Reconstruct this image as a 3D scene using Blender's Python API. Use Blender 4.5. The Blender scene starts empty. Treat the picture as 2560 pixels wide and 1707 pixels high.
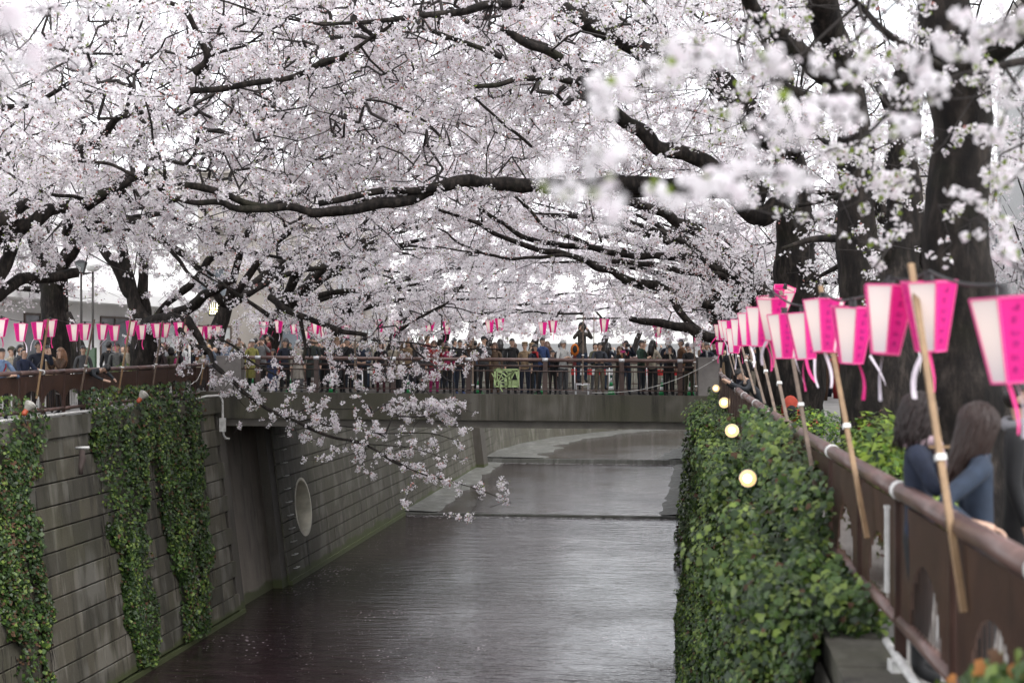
import bpy, bmesh, math, random
import numpy as np
from mathutils import Vector, Matrix, Euler, noise as mnoise

random.seed(11)
rng = np.random.default_rng(11)
SC = bpy.context.scene
COL = SC.collection

# ------------------------------------------------------------------ camera, light, exposure
F = 3555.6            # focal length in photograph pixels (50 mm)
CX, CY = 1280.0, 854.0
CAMZ = 8.1            # eye above the lower water level
cam = bpy.data.cameras.new('camera'); camo = bpy.data.objects.new('camera', cam); COL.objects.link(camo)
camo.location = (0, 0, CAMZ); camo.rotation_euler = (math.radians(90), 0, 0)
cam.lens = 50; cam.sensor_width = 36; cam.clip_start = 0.1; cam.clip_end = 2000
cam.dof.use_dof = True; cam.dof.focus_distance = 36.0; cam.dof.aperture_fstop = 1.8
SC.camera = camo

w = bpy.data.worlds.new('World'); SC.world = w; w.use_nodes = True
nt = w.node_tree; nt.nodes.clear()
sky = nt.nodes.new('ShaderNodeTexSky'); sky.sky_type = 'NISHITA'; sky.sun_disc = False
SUN_EL, SUN_ROT = math.radians(58), math.radians(135)
sky.sun_elevation = SUN_EL; sky.sun_rotation = SUN_ROT; sky.dust_density = 1.0; sky.air_density = 1.0
hs = nt.nodes.new('ShaderNodeHueSaturation'); hs.inputs['Saturation'].default_value = 0.16
bg = nt.nodes.new('ShaderNodeBackground'); bg.inputs['Strength'].default_value = 0.15
wo = nt.nodes.new('ShaderNodeOutputWorld')
nt.links.new(sky.outputs[0], hs.inputs['Color']); nt.links.new(hs.outputs[0], bg.inputs['Color']); nt.links.new(bg.outputs[0], wo.inputs[0])
sl = bpy.data.lights.new('sun', 'SUN'); sl.energy = 0.9; sl.angle = math.radians(45); sl.color = (1.0, 0.97, 0.93)
so = bpy.data.objects.new('sun', sl); COL.objects.link(so)
so.rotation_euler = (math.radians(90) - SUN_EL, 0, math.radians(180) - SUN_ROT)
SC.view_settings.view_transform = 'Standard'; SC.view_settings.look = 'None'
SC.view_settings.exposure = 1.62; SC.view_settings.gamma = 1.0
SC.view_settings.use_curve_mapping = False
SC.render.engine = 'CYCLES'
cy = SC.cycles
cy.max_bounces = 7; cy.diffuse_bounces = 4; cy.glossy_bounces = 3; cy.transmission_bounces = 5; cy.transparent_max_bounces = 6
cy.caustics_reflective = False; cy.caustics_refractive = False
cy.use_denoising = True
cy.sample_clamp_indirect = 6.0

# ------------------------------------------------------------------ frames of reference
TH = math.atan((1716 - CX) / F)          # the canal runs 7 degrees right of the view
DV = np.array([math.sin(TH), math.cos(TH), 0.0]); DU = np.array([math.cos(TH), -math.sin(TH), 0.0])
def can(u, v, z):
    return Vector((u * DU[0] + v * DV[0], u * DU[1] + v * DV[1], z))
def can_np(a):
    a = np.asarray(a, float)
    return a[..., 0:1] * DU + a[..., 1:2] * DV + a[..., 2:3] * np.array([0, 0, 1.0])
def P(px, py, d):
    return Vector(((px - CX) / F * d, d, CAMZ - (py - CY) / F * d))
ZM = {'A': (0, 0, 2.613), 'B': (800, 0, 2.613), 'C': (1500, 0, 2.177), 'D': (0, 400, 3.409),
      'E': (1000, 400, 2.735), 'F': (520, 760, 3.675), 'G': (500, 1040, 2.94), 'S': (0, 0, 1.0), 'W': (0, 0, 0.91875)}
def zp(k, x, y):
    ox, oy, s = ZM[k]
    return ox + x / s, oy + y / s

# ------------------------------------------------------------------ object helpers
def link(name, data, parent=None):
    o = bpy.data.objects.new(name, data); COL.objects.link(o)
    if parent is not None: o.parent = parent
    return o
def tag(o, label=None, cat=None, group=None, kind=None):
    if label: o['label'] = label
    if cat: o['category'] = cat
    if group: o['group'] = group
    if kind: o['kind'] = kind
    return o
def empty(name, loc=(0, 0, 0), rz=0.0, parent=None):
    o = link(name, None, parent); o.location = loc; o.rotation_euler = (0, 0, rz); o.empty_display_size = 0.1
    return o

class MB:
    def __init__(s): s.v = []; s.f = []; s.m = []
    def quad(s, a, b, c, d, m=0):
        n = len(s.v); s.v += [tuple(a), tuple(b), tuple(c), tuple(d)]; s.f.append((n, n+1, n+2, n+3)); s.m.append(m)
    def box(s, x0, x1, y0, y1, z0, z1, m=0, M=None):
        n = len(s.v)
        vs = [Vector((x, y, z)) for z in (z0, z1) for x, y in ((x0, y0), (x1, y0), (x1, y1), (x0, y1))]
        if M is not None: vs = [M @ q for q in vs]
        s.v += [tuple(q) for q in vs]
        for f in ((0,3,2,1), (4,5,6,7), (0,1,5,4), (1,2,6,5), (2,3,7,6), (3,0,4,7)):
            s.f.append(tuple(n+i for i in f)); s.m.append(m)
    def tube(s, pts, rad, n=8, m=0, cap=True):
        pts = [Vector(p) for p in pts]
        if not hasattr(rad, '__len__'): rad = [rad] * len(pts)
        rings = []; up = None
        for i, p in enumerate(pts):
            t = (pts[min(i+1, len(pts)-1)] - pts[max(i-1, 0)])
            if t.length < 1e-9: t = Vector((0, 0, 1))
            t.normalize()
            if up is None:
                up = t.orthogonal().normalized()
            else:
                up = up - t * up.dot(t)
                up = up.normalized() if up.length > 1e-6 else t.orthogonal().normalized()
            b = t.cross(up); st = len(s.v)
            for k in range(n):
                a = 2 * math.pi * k / n
                s.v.append(tuple(p + (up * math.cos(a) + b * math.sin(a)) * rad[i]))
            rings.append(st)
        for i in range(len(pts) - 1):
            for k in range(n):
                k2 = (k + 1) % n
                s.f.append((rings[i]+k, rings[i]+k2, rings[i+1]+k2, rings[i+1]+k)); s.m.append(m)
        if cap:
            s.f.append(tuple(rings[0]+k for k in reversed(range(n)))); s.m.append(m)
            s.f.append(tuple(rings[-1]+k for k in range(n))); s.m.append(m)
    def ball(s, c, r, nu=8, nv=6, m=0, M=None, keep=None):
        c = Vector(c); r = Vector(r) if hasattr(r, '__len__') else Vector((r, r, r)); n = len(s.v)
        for j in range(nv + 1):
            t = math.pi * j / nv
            for i in range(nu):
                a = 2 * math.pi * i / nu
                q = Vector((math.sin(t)*math.cos(a)*r.x, math.sin(t)*math.sin(a)*r.y, math.cos(t)*r.z))
                if M is not None: q = M @ q
                s.v.append(tuple(c + q))
        for j in range(nv):
            for i in range(nu):
                if keep and not keep(j, i): continue
                i2 = (i + 1) % nu
                s.f.append((n+j*nu+i, n+(j+1)*nu+i, n+(j+1)*nu+i2, n+j*nu+i2)); s.m.append(m)
    def mesh(s, name, mats, smooth=False):
        me = bpy.data.meshes.new(name); me.from_pydata(s.v, [], s.f)
        for m in (mats if isinstance(mats, (list, tuple)) else [mats]): me.materials.append(m)
        me.polygons.foreach_set('material_index', s.m)
        if smooth: me.polygons.foreach_set('use_smooth', [True] * len(s.f))
        me.validate(); me.update(); return me
    def build(s, name, mats, parent=None, smooth=False):
        return link(name, s.mesh(name, mats, smooth), parent)

def np_mesh(name, V, polys, mats, mi=None, smooth=False):
    """V (n,3); polys (m,k) indices, all faces the same size"""
    me = bpy.data.meshes.new(name)
    n, (m, k) = len(V), polys.shape
    me.vertices.add(n); me.vertices.foreach_set('co', np.ascontiguousarray(V, np.float32).ravel())
    me.loops.add(m * k); me.loops.foreach_set('vertex_index', polys.astype(np.int32).ravel())
    me.polygons.add(m); me.polygons.foreach_set('loop_start', (np.arange(m) * k).astype(np.int32))
    for q in mats: me.materials.append(q)
    if mi is not None: me.polygons.foreach_set('material_index', mi.astype(np.int32))
    if smooth: me.polygons.foreach_set('use_smooth', np.ones(m, bool))
    me.update(calc_edges=True)
    return me

def smooth_path(pts, per=5):
    pts = [Vector(p) for p in pts]; out = []
    Q = [pts[0] * 2 - pts[1]] + pts + [pts[-1] * 2 - pts[-2]]
    for i in range(1, len(Q) - 2):
        a, b, c, d = Q[i-1], Q[i], Q[i+1], Q[i+2]
        for k in range(per):
            t = k / per
            out.append(0.5 * ((2*b) + (c-a)*t + (2*a-5*b+4*c-d)*t*t + (3*b-a-3*c+d)*t**3))
    out.append(pts[-1]); return out

# ------------------------------------------------------------------ materials
def nodes(name):
    m = bpy.data.materials.new(name); m.use_nodes = True; nt = m.node_tree
    return m, nt, nt.nodes['Principled BSDF']
def coord(nt, scale=(1, 1, 1), rot=(0, 0, 0), kind='Object'):
    tc = nt.nodes.new('ShaderNodeTexCoord'); mp = nt.nodes.new('ShaderNodeMapping')
    mp.inputs['Scale'].default_value = scale; mp.inputs['Rotation'].default_value = rot
    nt.links.new(tc.outputs[kind], mp.inputs['Vector']); return mp.outputs[0]
def noise_n(nt, vec, scale, detail=4, rough=0.55):
    n = nt.nodes.new('ShaderNodeTexNoise'); n.inputs['Scale'].default_value = scale
    n.inputs['Detail'].default_value = detail; n.inputs['Roughness'].default_value = rough
    if vec is not None: nt.links.new(vec, n.inputs['Vector'])
    return n.outputs['Fac']
def ramp(nt, fac, stops):
    r = nt.nodes.new('ShaderNodeValToRGB'); e = r.color_ramp.elements
    while len(e) < len(stops): e.new(0.5)
    for i, (p, c) in enumerate(stops):
        e[i].position = p; e[i].color = (*c, 1) if len(c) == 3 else c
    nt.links.new(fac, r.inputs[0]); return r.outputs[0]
def mixc(nt, fac, a, b, mode='MIX'):
    m = nt.nodes.new('ShaderNodeMix'); m.data_type = 'RGBA'; m.blend_type = mode
    for sk, val in ((m.inputs[0], fac), (m.inputs[6], a), (m.inputs[7], b)):
        if isinstance(val, (int, float)): sk.default_value = val
        elif isinstance(val, tuple): sk.default_value = (*val, 1)
        else: nt.links.new(val, sk)
    return m.outputs[2]
def bump(nt, b, h, strength=0.3, dist=0.02):
    n = nt.nodes.new('ShaderNodeBump'); n.inputs['Strength'].default_value = strength; n.inputs['Distance'].default_value = dist
    nt.links.new(h, n.inputs['Height']); nt.links.new(n.outputs[0], b.inputs['Normal'])
def simple(name, col, rough=0.6, metal=0.0, var=0.15, scale=8.0, bmp=0.15):
    m, nt, b = nodes(name)
    c = noise_n(nt, coord(nt), scale)
    lo = tuple(x * (1 - var) for x in col); hi = tuple(min(1, x * (1 + var)) for x in col)
    nt.links.new(ramp(nt, c, [(0.3, lo), (0.7, hi)]), b.inputs['Base Color'])
    b.inputs['Roughness'].default_value = rough; b.inputs['Metallic'].default_value = metal
    if bmp: bump(nt, b, noise_n(nt, coord(nt), scale * 6), bmp, 0.01)
    return m

def petal(name, col, tr=0.5):
    m = bpy.data.materials.new(name); m.use_nodes = True; nt = m.node_tree; nt.nodes.clear()
    o = nt.nodes.new('ShaderNodeOutputMaterial'); d = nt.nodes.new('ShaderNodeBsdfDiffuse'); t = nt.nodes.new('ShaderNodeBsdfTranslucent')
    mx = nt.nodes.new('ShaderNodeMixShader'); mx.inputs[0].default_value = tr
    c = noise_n(nt, coord(nt), 1.3, 2)
    cc = ramp(nt, c, [(0.3, tuple(x * 0.93 for x in col)), (0.7, col)])
    nt.links.new(cc, d.inputs[0]); nt.links.new(cc, t.inputs[0])
    nt.links.new(d.outputs[0], mx.inputs[1]); nt.links.new(t.outputs[0], mx.inputs[2]); nt.links.new(mx.outputs[0], o.inputs[0])
    return m
PETALS = [petal('petal_white', (0.925, 0.892, 0.912)), petal('petal_pink', (0.895, 0.825, 0.865)), petal('petal_calyx', (0.42, 0.22, 0.20), 0.2), petal('young_leaf', (0.23, 0.30, 0.06), 0.4)]

def bark_mat():
    m, nt, b = nodes('cherry_bark')
    v = coord(nt, (1, 1, 0.30)); n1 = noise_n(nt, v, 9, 6, 0.65); n2 = noise_n(nt, coord(nt, (1, 1, .55)), 9, 6, 0.7)
    c = ramp(nt, n1, [(0.36, (0.004, 0.0032, 0.003)), (0.5, (0.013, 0.010, 0.0085)), (0.68, (0.045, 0.036, 0.030))])
    big = noise_n(nt, coord(nt), 1.1, 3)
    moss = ramp(nt, big, [(0.56, (0, 0, 0)), (0.72, (0.45, 0.45, 0.45))])
    nt.links.new(mixc(nt, moss, c, (0.022, 0.025, 0.010)), b.inputs['Base Color'])
    b.inputs['Roughness'].default_value = 0.85; b.inputs['Specular IOR Level'].default_value = 0.25
    bump(nt, b, n2, 0.8, 0.03)
    return m
BARK = bark_mat()
TWIG = simple('twig_bark', (0.022, 0.017, 0.015), 0.8, bmp=0)

def concrete(name, base, dark, light, moss=0.5, streak=3.0, obj_random=False, water_moss=True, joints=False):
    m, nt, b = nodes(name)
    g = nt.nodes.new('ShaderNodeNewGeometry')
    mp = nt.nodes.new('ShaderNodeMapping'); nt.links.new(g.outputs['Position'], mp.inputs['Vector']); mp.inputs['Scale'].default_value = (1, 1, 0.08)
    mp2 = nt.nodes.new('ShaderNodeMapping'); nt.links.new(g.outputs['Position'], mp2.inputs['Vector'])
    st = noise_n(nt, mp.outputs[0], streak, 6, 0.65); bl = noise_n(nt, mp2.outputs[0], 0.7, 4); fi = noise_n(nt, mp2.outputs[0], 30, 4, 0.7)
    c = ramp(nt, st, [(0.36, dark), (0.46, base), (0.56, base), (0.67, light)])
    c = mixc(nt, ramp(nt, bl, [(0.46, (0, 0, 0)), (0.64, (moss,) * 3)]), c, (0.060, 0.062, 0.026))
    # pale lime washes
    st2 = noise_n(nt, mp.outputs[0], streak * 0.55, 5, 0.6)
    bl2 = noise_n(nt, mp2.outputs[0], 0.9, 2)
    mult = nt.nodes.new('ShaderNodeMath'); mult.operation = 'MULTIPLY'; nt.links.new(st2, mult.inputs[0]); nt.links.new(bl2, mult.inputs[1])
    c = mixc(nt, ramp(nt, mult.outputs[0], [(0.27, (0, 0, 0)), (0.36, (0.75, 0.75, 0.75))]), c, light)
    c = mixc(nt, 0.35, c, ramp(nt, fi, [(0.3, tuple(x * 0.5 for x in base)), (0.7, tuple(x * 1.5 for x in base))]), 'MIX')
    if obj_random:
        oi = nt.nodes.new('ShaderNodeObjectInfo')
        c = mixc(nt, 1.0, c, ramp(nt, oi.outputs['Random'], [(0.0, (0.62, 0.62, 0.60)), (0.5, (0.9, 0.9, 0.88)), (1.0, (1.15, 1.12, 1.05))]), 'MULTIPLY')
    if water_moss:
        sp = nt.nodes.new('ShaderNodeSeparateXYZ'); nt.links.new(g.outputs['Position'], sp.inputs[0])
        ad = nt.nodes.new('ShaderNodeMath'); ad.operation = 'MULTIPLY_ADD'; nt.links.new(bl, ad.inputs[0]); ad.inputs[1].default_value = -0.5; nt.links.new(sp.outputs[2], ad.inputs[2])
        rr = ramp(nt, ad.outputs[0], [(0.0, (.8, .8, .8)), (0.10, (0, 0, 0))])
        c = mixc(nt, rr, c, (0.05, 0.065, 0.015))
    nt.links.new(c, b.inputs['Base Color']); b.inputs['Roughness'].default_value = 0.8
    bump(nt, b, fi, 0.5, 0.012)
    return m
WALL = concrete('wall_concrete', (0.080, 0.073, 0.056), (0.027, 0.025, 0.020), (0.22, 0.21, 0.19), 0.42, obj_random=True)
WALL2 = concrete('wall_concrete_far', (0.082, 0.076, 0.058), (0.035, 0.032, 0.025), (0.19, 0.18, 0.155), 0.45)
DECKC = concrete('bridge_concrete', (0.066, 0.060, 0.046), (0.007, 0.0065, 0.005), (0.15, 0.14, 0.12), 0.5, 2.2, water_moss=False)
GIRD = simple('girder_concrete', (0.12, 0.11, 0.095), 0.8, var=0.3, scale=2)
PILL = simple('pillar_stone', (0.18, 0.165, 0.155), 0.7, var=0.2, scale=3)
RECESS = concrete('recess_concrete', (0.075, 0.066, 0.056), (0.035, 0.031, 0.027), (0.11, 0.10, 0.088), 0.15)
RECPAN = concrete('recess_panel_concrete', (0.17, 0.145, 0.122), (0.09, 0.078, 0.066), (0.24, 0.215, 0.18), 0.12)  # recess concrete lightened to make up for the bridge's shade
BEDC = concrete('bed_concrete', (0.095, 0.095, 0.085), (0.04, 0.04, 0.035), (0.22, 0.22, 0.21), 0.25, water_moss=False)
PIPEIN = simple('outlet_concrete', (0.60, 0.57, 0.48), 0.8, var=0.25, scale=2)  # colour lightened so the inside of the outlet looks lit
ASPH = simple('asphalt', (0.09, 0.088, 0.086), 0.9, var=0.25, scale=3)
PAVE = simple('pavement', (0.24, 0.23, 0.22), 0.85, var=0.25, scale=2)
BROWN = simple('brown_paint', (0.050, 0.025, 0.019), 0.38, var=0.25, scale=5)
BROWND = simple('brown_slat_paint', (0.052, 0.024, 0.015), 0.45, var=0.3, scale=4)
BROWNL = simple('worn_brown_rail', (0.135, 0.083, 0.072), 0.33, var=0.3, scale=6)
SILV = simple('silver_joint', (0.6, 0.6, 0.62), 0.35, 0.4, bmp=0)
WHITEP = simple('white_conduit', (0.55, 0.54, 0.52), 0.6, var=0.25, scale=10)
TAPE = simple('white_tape', (0.75, 0.74, 0.72), 0.6, bmp=0)
WOOD = simple('lath_wood_grey', (0.17, 0.125, 0.095), 0.7, var=0.3, scale=12)
WOODY = simple('lath_wood_tan', (0.29, 0.185, 0.10), 0.65, var=0.2, scale=12)
BLACKC = simple('black_cable', (0.02, 0.02, 0.022), 0.5, bmp=0)
GREENP = simple('plaque_green', (0.35, 0.46, 0.20), 0.5, var=0.08, bmp=0)

def lantern_mat(name, col, em, strength):
    m, nt, b = nodes(name)
    b.inputs['Roughness'].default_value = 0.6
    b.inputs['Base Color'].default_value = (*col, 1)
    c = coord(nt, kind='Object')
    # the bulb inside warms the panel
    ln = nt.nodes.new('ShaderNodeVectorMath'); ln.operation = 'DISTANCE'; ln.inputs[1].default_value = (0.03, 0, -0.12)
    nt.links.new(c, ln.inputs[0])
    r = ramp(nt, ln.outputs['Value'], [(0.09, em), (0.24, tuple(x * 0.25 for x in em))])
    nt.links.new(r, b.inputs['Emission Color']); b.inputs['Emission Strength'].default_value = strength
    b.inputs['Subsurface Weight'].default_value = 0.0
    return m
LPINK = lantern_mat('lantern_pink', (0.62, 0.003, 0.20), (1.0, 0.01, 0.30), 0.07)
LWHITE = lantern_mat('lantern_white', (0.66, 0.60, 0.64), (1.0, 0.72, 0.50), 0.14)
LEDGE = simple('lantern_edge_pink', (0.90, 0.10, 0.34), 0.5, bmp=0, var=0.05)
LINK = simple('lantern_ink', (0.42, 0.004, 0.20), 0.6, bmp=0)
RIBP = simple('ribbon_pink', (0.82, 0.03, 0.25), 0.5, bmp=0)
RIBW = simple('ribbon_white', (0.75, 0.66, 0.74), 0.5, bmp=0)

def water_mat():
    m, nt, b = nodes('river_water')
    g = nt.nodes.new('ShaderNodeNewGeometry')
    mp = nt.nodes.new('ShaderNodeMapping'); mp.inputs['Rotation'].default_value = (0, 0, TH)
    nt.links.new(g.outputs['Position'], mp.inputs['Vector'])
    def sc(v):
        q = nt.nodes.new('ShaderNodeMapping'); q.inputs['Scale'].default_value = v; nt.links.new(mp.outputs[0], q.inputs['Vector']); return q.outputs[0]
    n1 = noise_n(nt, sc((0.45, 1.5, 1)), 1.7, 3, 0.55)
    n2 = noise_n(nt, sc((0.8, 2.6, 1)), 4.5, 3, 0.6)
    n3 = noise_n(nt, sc((1, 1, 1)), 0.22, 2, 0.5)
    a = nt.nodes.new('ShaderNodeMath'); a.operation = 'MULTIPLY_ADD'; nt.links.new(n2, a.inputs[0]); a.inputs[1].default_value = 0.28; nt.links.new(n1, a.inputs[2])
    bm = nt.nodes.new('ShaderNodeBump'); nt.links.new(a.outputs[0], bm.inputs['Height'])
    bm.inputs['Distance'].default_value = 0.06
    mr = nt.nodes.new('ShaderNodeMapRange'); nt.links.new(n3, mr.inputs[0]); mr.inputs[1].default_value = 0.35; mr.inputs[2].default_value = 0.65; mr.inputs[3].default_value = 0.45; mr.inputs[4].default_value = 1.0
    nt.links.new(mr.outputs[0], bm.inputs['Strength'])
    nt.links.new(bm.outputs[0], b.inputs['Normal'])
    c = ramp(nt, n1, [(0.35, (0.014, 0.0085, 0.0100)), (0.65, (0.030, 0.0185, 0.0210))])  # purple put into the base colour for the pinkish reflections
    # petals adrift
    vo = nt.nodes.new('ShaderNodeTexVoronoi'); vo.inputs['Scale'].default_value = 5.0; nt.links.new(mp.outputs[0], vo.inputs['Vector']); vo.inputs['Randomness'].default_value = 1.0
    cl = noise_n(nt, sc((1, 0.5, 1)), 0.35, 4, 0.6)
    th = nt.nodes.new('ShaderNodeMapRange'); nt.links.new(cl, th.inputs[0]); th.inputs[1].default_value = 0.46; th.inputs[2].default_value = 0.68; th.inputs[3].default_value = 0.0; th.inputs[4].default_value = 0.24
    lt = nt.nodes.new('ShaderNodeMath'); lt.operation = 'LESS_THAN'; nt.links.new(vo.outputs['Distance'], lt.inputs[0]); nt.links.new(th.outputs[0], lt.inputs[1])
    c2 = mixc(nt, lt.outputs[0], c, (0.45, 0.38, 0.40))
    nt.links.new(c2, b.inputs['Base Color'])
    b.inputs['Roughness'].default_value = 0.04; b.inputs['IOR'].default_value = 1.333
    return m
WATER = water_mat()

def leafm(name, col, rough=0.35, tr=0.15):
    m, nt, b = nodes(name)
    c = noise_n(nt, coord(nt), 2.5, 2)
    nt.links.new(ramp(nt, c, [(0.3, tuple(x * 0.6 for x in col)), (0.7, tuple(x * 1.35 for x in col))]), b.inputs['Base Color'])
    b.inputs['Roughness'].default_value = rough; b.inputs['Specular IOR Level'].default_value = 0.3
    return m
IVY = [leafm('ivy_dark', (0.019, 0.038, 0.011), .38), leafm('ivy_mid', (0.048, 0.088, 0.018), .38), leafm('ivy_light', (0.125, 0.175, 0.034), .42), leafm('ivy_dry', (0.075, 0.040, 0.022), 0.8)]
BUSHM = [leafm('bush_green', (0.085, 0.17, 0.018)), leafm('bush_light', (0.22, 0.32, 0.035)), leafm('bush_red', (0.25, 0.055, 0.03)), leafm('bush_dark', (0.025, 0.055, 0.012))]

# ------------------------------------------------------------------ structure: ground, water, bed
def sheet(name, pts, z, m, kind='structure'):
    b = MB(); n = len(b.v)
    b.v = [tuple(can(u, v, z)) for u, v in pts]; b.f = [tuple(range(len(pts)))]; b.m = [0]
    o = b.build(name, m); tag(o, kind=kind); return o

BAT = 0.12
LW = -13.2      # left wall foot (u)
# plan of the canal: (v, u of left foot, u of right foot)
PLAN = [(-10, LW, 0.2), (34, LW, 0.08), (66, LW, -0.1), (98, LW, -0.25), (106, -12.2, 0.8), (113, -10.4, 3.5), (120, -7.2, 8.0), (127, -2.8, 13), (136, 4.5, 22), (150, 18, 36), (190, 60, 78)]
def plan_u(v, side):
    for a, b in zip(PLAN, PLAN[1:]):
        if a[0] <= v <= b[0]:
            t = (v - a[0]) / (b[0] - a[0]); return a[1+side] * (1-t) + b[1+side] * t
    return PLAN[-1][1+side]

WEIR1, WEIR2 = 65.5, 93.0
for nm, v0, v1, z in (('river_water', -10, WEIR1, 0.0), ('river_water', WEIR1, WEIR2, 0.12), ('river_water', WEIR2, 190, 0.42)):
    L = [v0] + [p[0] for p in PLAN if v0 < p[0] < v1] + [v1]
    b = MB()
    for a, c in zip(L, L[1:]):
        b.quad(can(plan_u(a, 0) - 0.3, a, z), can(plan_u(a, 1) + 0.5, a, z), can(plan_u(c, 1) + 0.5, c, z), can(plan_u(c, 0) - 0.3, c, z))
    tag(b.build(nm, WATER), 'dark rippled river water between the walls', kind='structure')
sheet('riverbed', [(-60, -20), (60, -20), (110, 200), (-60, 200)], -0.9, BEDC)
# weirs
for v, z0, z1 in ((WEIR1, -0.5, 0.11), (WEIR2, -0.4, 0.405)):
    b = MB(); A = can(LW - .2, v - 0.12, 0); 
    Mx = Matrix.Translation(can(0, v, 0)) @ Matrix.Rotation(-TH, 4, 'Z')
    b.box(LW - .2, 0.3, -0.22, 0.0, z0, z1, M=Mx)
    tag(b.build('weir', BEDC), kind='structure')
# foam below the weirs and drifting petals
FOAM = simple('foam_white', (0.45, 0.44, 0.44), .6, bmp=0)
b = MB(); r_ = random.Random(3)
for v, z, n in ((WEIR1, 0.006, 520), (WEIR2, 0.127, 420)):
    for k in range(n):
        u = r_.uniform(LW + .3, -.3); vv = v - .24 - abs(r_.gauss(0, .28)); w_ = r_.uniform(.02, .16); h_ = r_.uniform(.008, .03)
        b.quad(can(u - w_, vv, z), can(u, vv - h_, z), can(u + w_, vv + r_.uniform(-.02, .02), z), can(u, vv + h_, z))
tag(b.build('foam', FOAM), 'thin white foam along the foot of the low weirs', kind='stuff')
b = MB(); PTL = simple('fallen_petal', (.62, .53, .56), .6, bmp=0)
cl = [(r_.uniform(LW + 1, -.6), r_.uniform(30, 64), r_.uniform(.6, 2.2)) for _ in range(26)]
for k in range(2600):
    if r_.random() < .72: c = r_.choice(cl); u, v = c[0] + r_.gauss(0, c[2]), c[1] + r_.gauss(0, .5 * c[2])
    else: u, v = r_.uniform(LW + .4, -.3), r_.uniform(27, 65)
    if not LW + .3 < u < -.25 or v > 65: continue
    a = r_.uniform(0, 3.14); s_ = r_.uniform(.008, .020); dx, dy = math.cos(a) * s_, math.sin(a) * s_
    b.quad(can(u - dx, v - dy, .007), can(u + dy * .6, v - dx * .6, .007), can(u + dx, v + dy, .007), can(u - dy * .6, v + dx * .6, .007))
tag(b.build('fallen_petals', PTL), 'pale fallen petals drifting on the dark water', kind='stuff')
# concrete aprons beside the water (irregular wet edge)
def apron(name, v0, v1, side, wfun, z, n=26):
    b = MB()
    prev = None
    for i in range(n + 1):
        v = v0 + (v1 - v0) * i / n; u = plan_u(v, side)
        wd = wfun(i / n) * (1 + 0.5 * (mnoise.noise(Vector((v * 0.9, side * 9, 1)))) + 0.35 * mnoise.noise(Vector((v * 3.1, side * 9, 5))))
        u1 = u + (wd if side == 0 else -wd)
        cur = (can(u + (-.25 if side == 0 else .25), v, z + 0.05), can((u + u1) / 2, v, z + 0.045), can(u1, v, z + 0.004), can(u1 + (.15 if side == 0 else -.15), v, z - 0.08))
        if prev:
            for k in range(3): b.quad(prev[k], prev[k+1], cur[k+1], cur[k])
        prev = cur
    tag(b.build(name, BEDC), kind='structure')
apron('concrete_bank', WEIR1 + .05, WEIR2 - .3, 0, lambda t: 1.6 - 0.5 * t, 0.14)
apron('concrete_bank', WEIR2 + .05, 128, 0, lambda t: 3.6 - 1.6 * t, 0.44)
apron('concrete_bank', WEIR1 + .05, WEIR2 - .3, 1, lambda t: 1.0 - 0.5 * t, 0.14)
apron('concrete_bank', WEIR2 + .05, 112, 1, lambda t: 1.4 - 0.8 * t, 0.44)

# ground sheets
LG, RG, DK = 6.32, 6.05, 6.50
def bank(name, side, z, m):
    L = [-10, 20, 43.4] + [49.2, 60, 80, 98] + [p[0] for p in PLAN if p[0] > 98]
    b = MB(); off = -0.95 if side == 0 else 0.95; far = -260 if side == 0 else 260
    for a, c in zip(L, L[1:]):
        b.quad(can(plan_u(a, side) + off, a, z), can(far, a, z), can(far, c, z), can(plan_u(c, side) + off, c, z))
    tag(b.build(name, m), kind='structure')
bank('left_bank_ground', 0, LG, PAVE); bank('right_bank_ground', 1, RG, PAVE)
sheet('far_ground', [(-900, 190), (900, 190), (1200, 1500), (-1200, 1500)], 5.9, ASPH)

# ------------------------------------------------------------------ left river wall (block courses)
tilt = math.atan(BAT)
BW, BH = 0.93, 0.49
def block_mesh():
    bm = bmesh.new(); bmesh.ops.create_cube(bm, size=1)
    for v in bm.verts: v.co = Vector((v.co.x * (BW - 0.006), v.co.y * 0.16, v.co.z * (BH - 0.028)))
    bmesh.ops.bevel(bm, geom=[e for e in bm.edges], offset=0.012, segments=1, affect='EDGES')
    me = bpy.data.meshes.new('concrete_block'); bm.to_mesh(me); bm.free(); me.materials.append(WALL); return me
BM = block_mesh()
WROT = Matrix.Rotation(-TH + math.pi / 2, 4, 'Z')  # local x -> along the canal
def wall_matrix(v, s, out=0.0):
    """left wall: v along the canal, s up the slope, out towards the water"""
    h = s * math.cos(tilt); u = LW - s * math.sin(tilt) + out
    ex = Vector(DV); ez = (Vector(DU) * -math.sin(tilt) + Vector((0, 0, 1)) * math.cos(tilt)).normalized(); ey = ez.cross(ex)
    M = Matrix((ex, ey, ez)).transposed().to_4x4(); M.translation = can(u, v, h); return M
lwall = empty('river_wall', can(LW, 34, 0)); tag(lwall, 'mossy stained concrete block wall on the left bank before the bridge', 'river wall')
inv = Matrix.Translation(-Vector(can(LW, 34, 0)))
def wbox(name, v0, v1, s0, s1, y0, y1, m, parent, iv=inv):
    b = MB(); b.box(-(v1 - v0) / 2, (v1 - v0) / 2, y0, y1, 0, s1 - s0, M=iv @ wall_matrix((v0 + v1) / 2, s0)); return b.build(name, m, parent)
NC = 12; TOPS = NC * BH + 0.16
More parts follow.
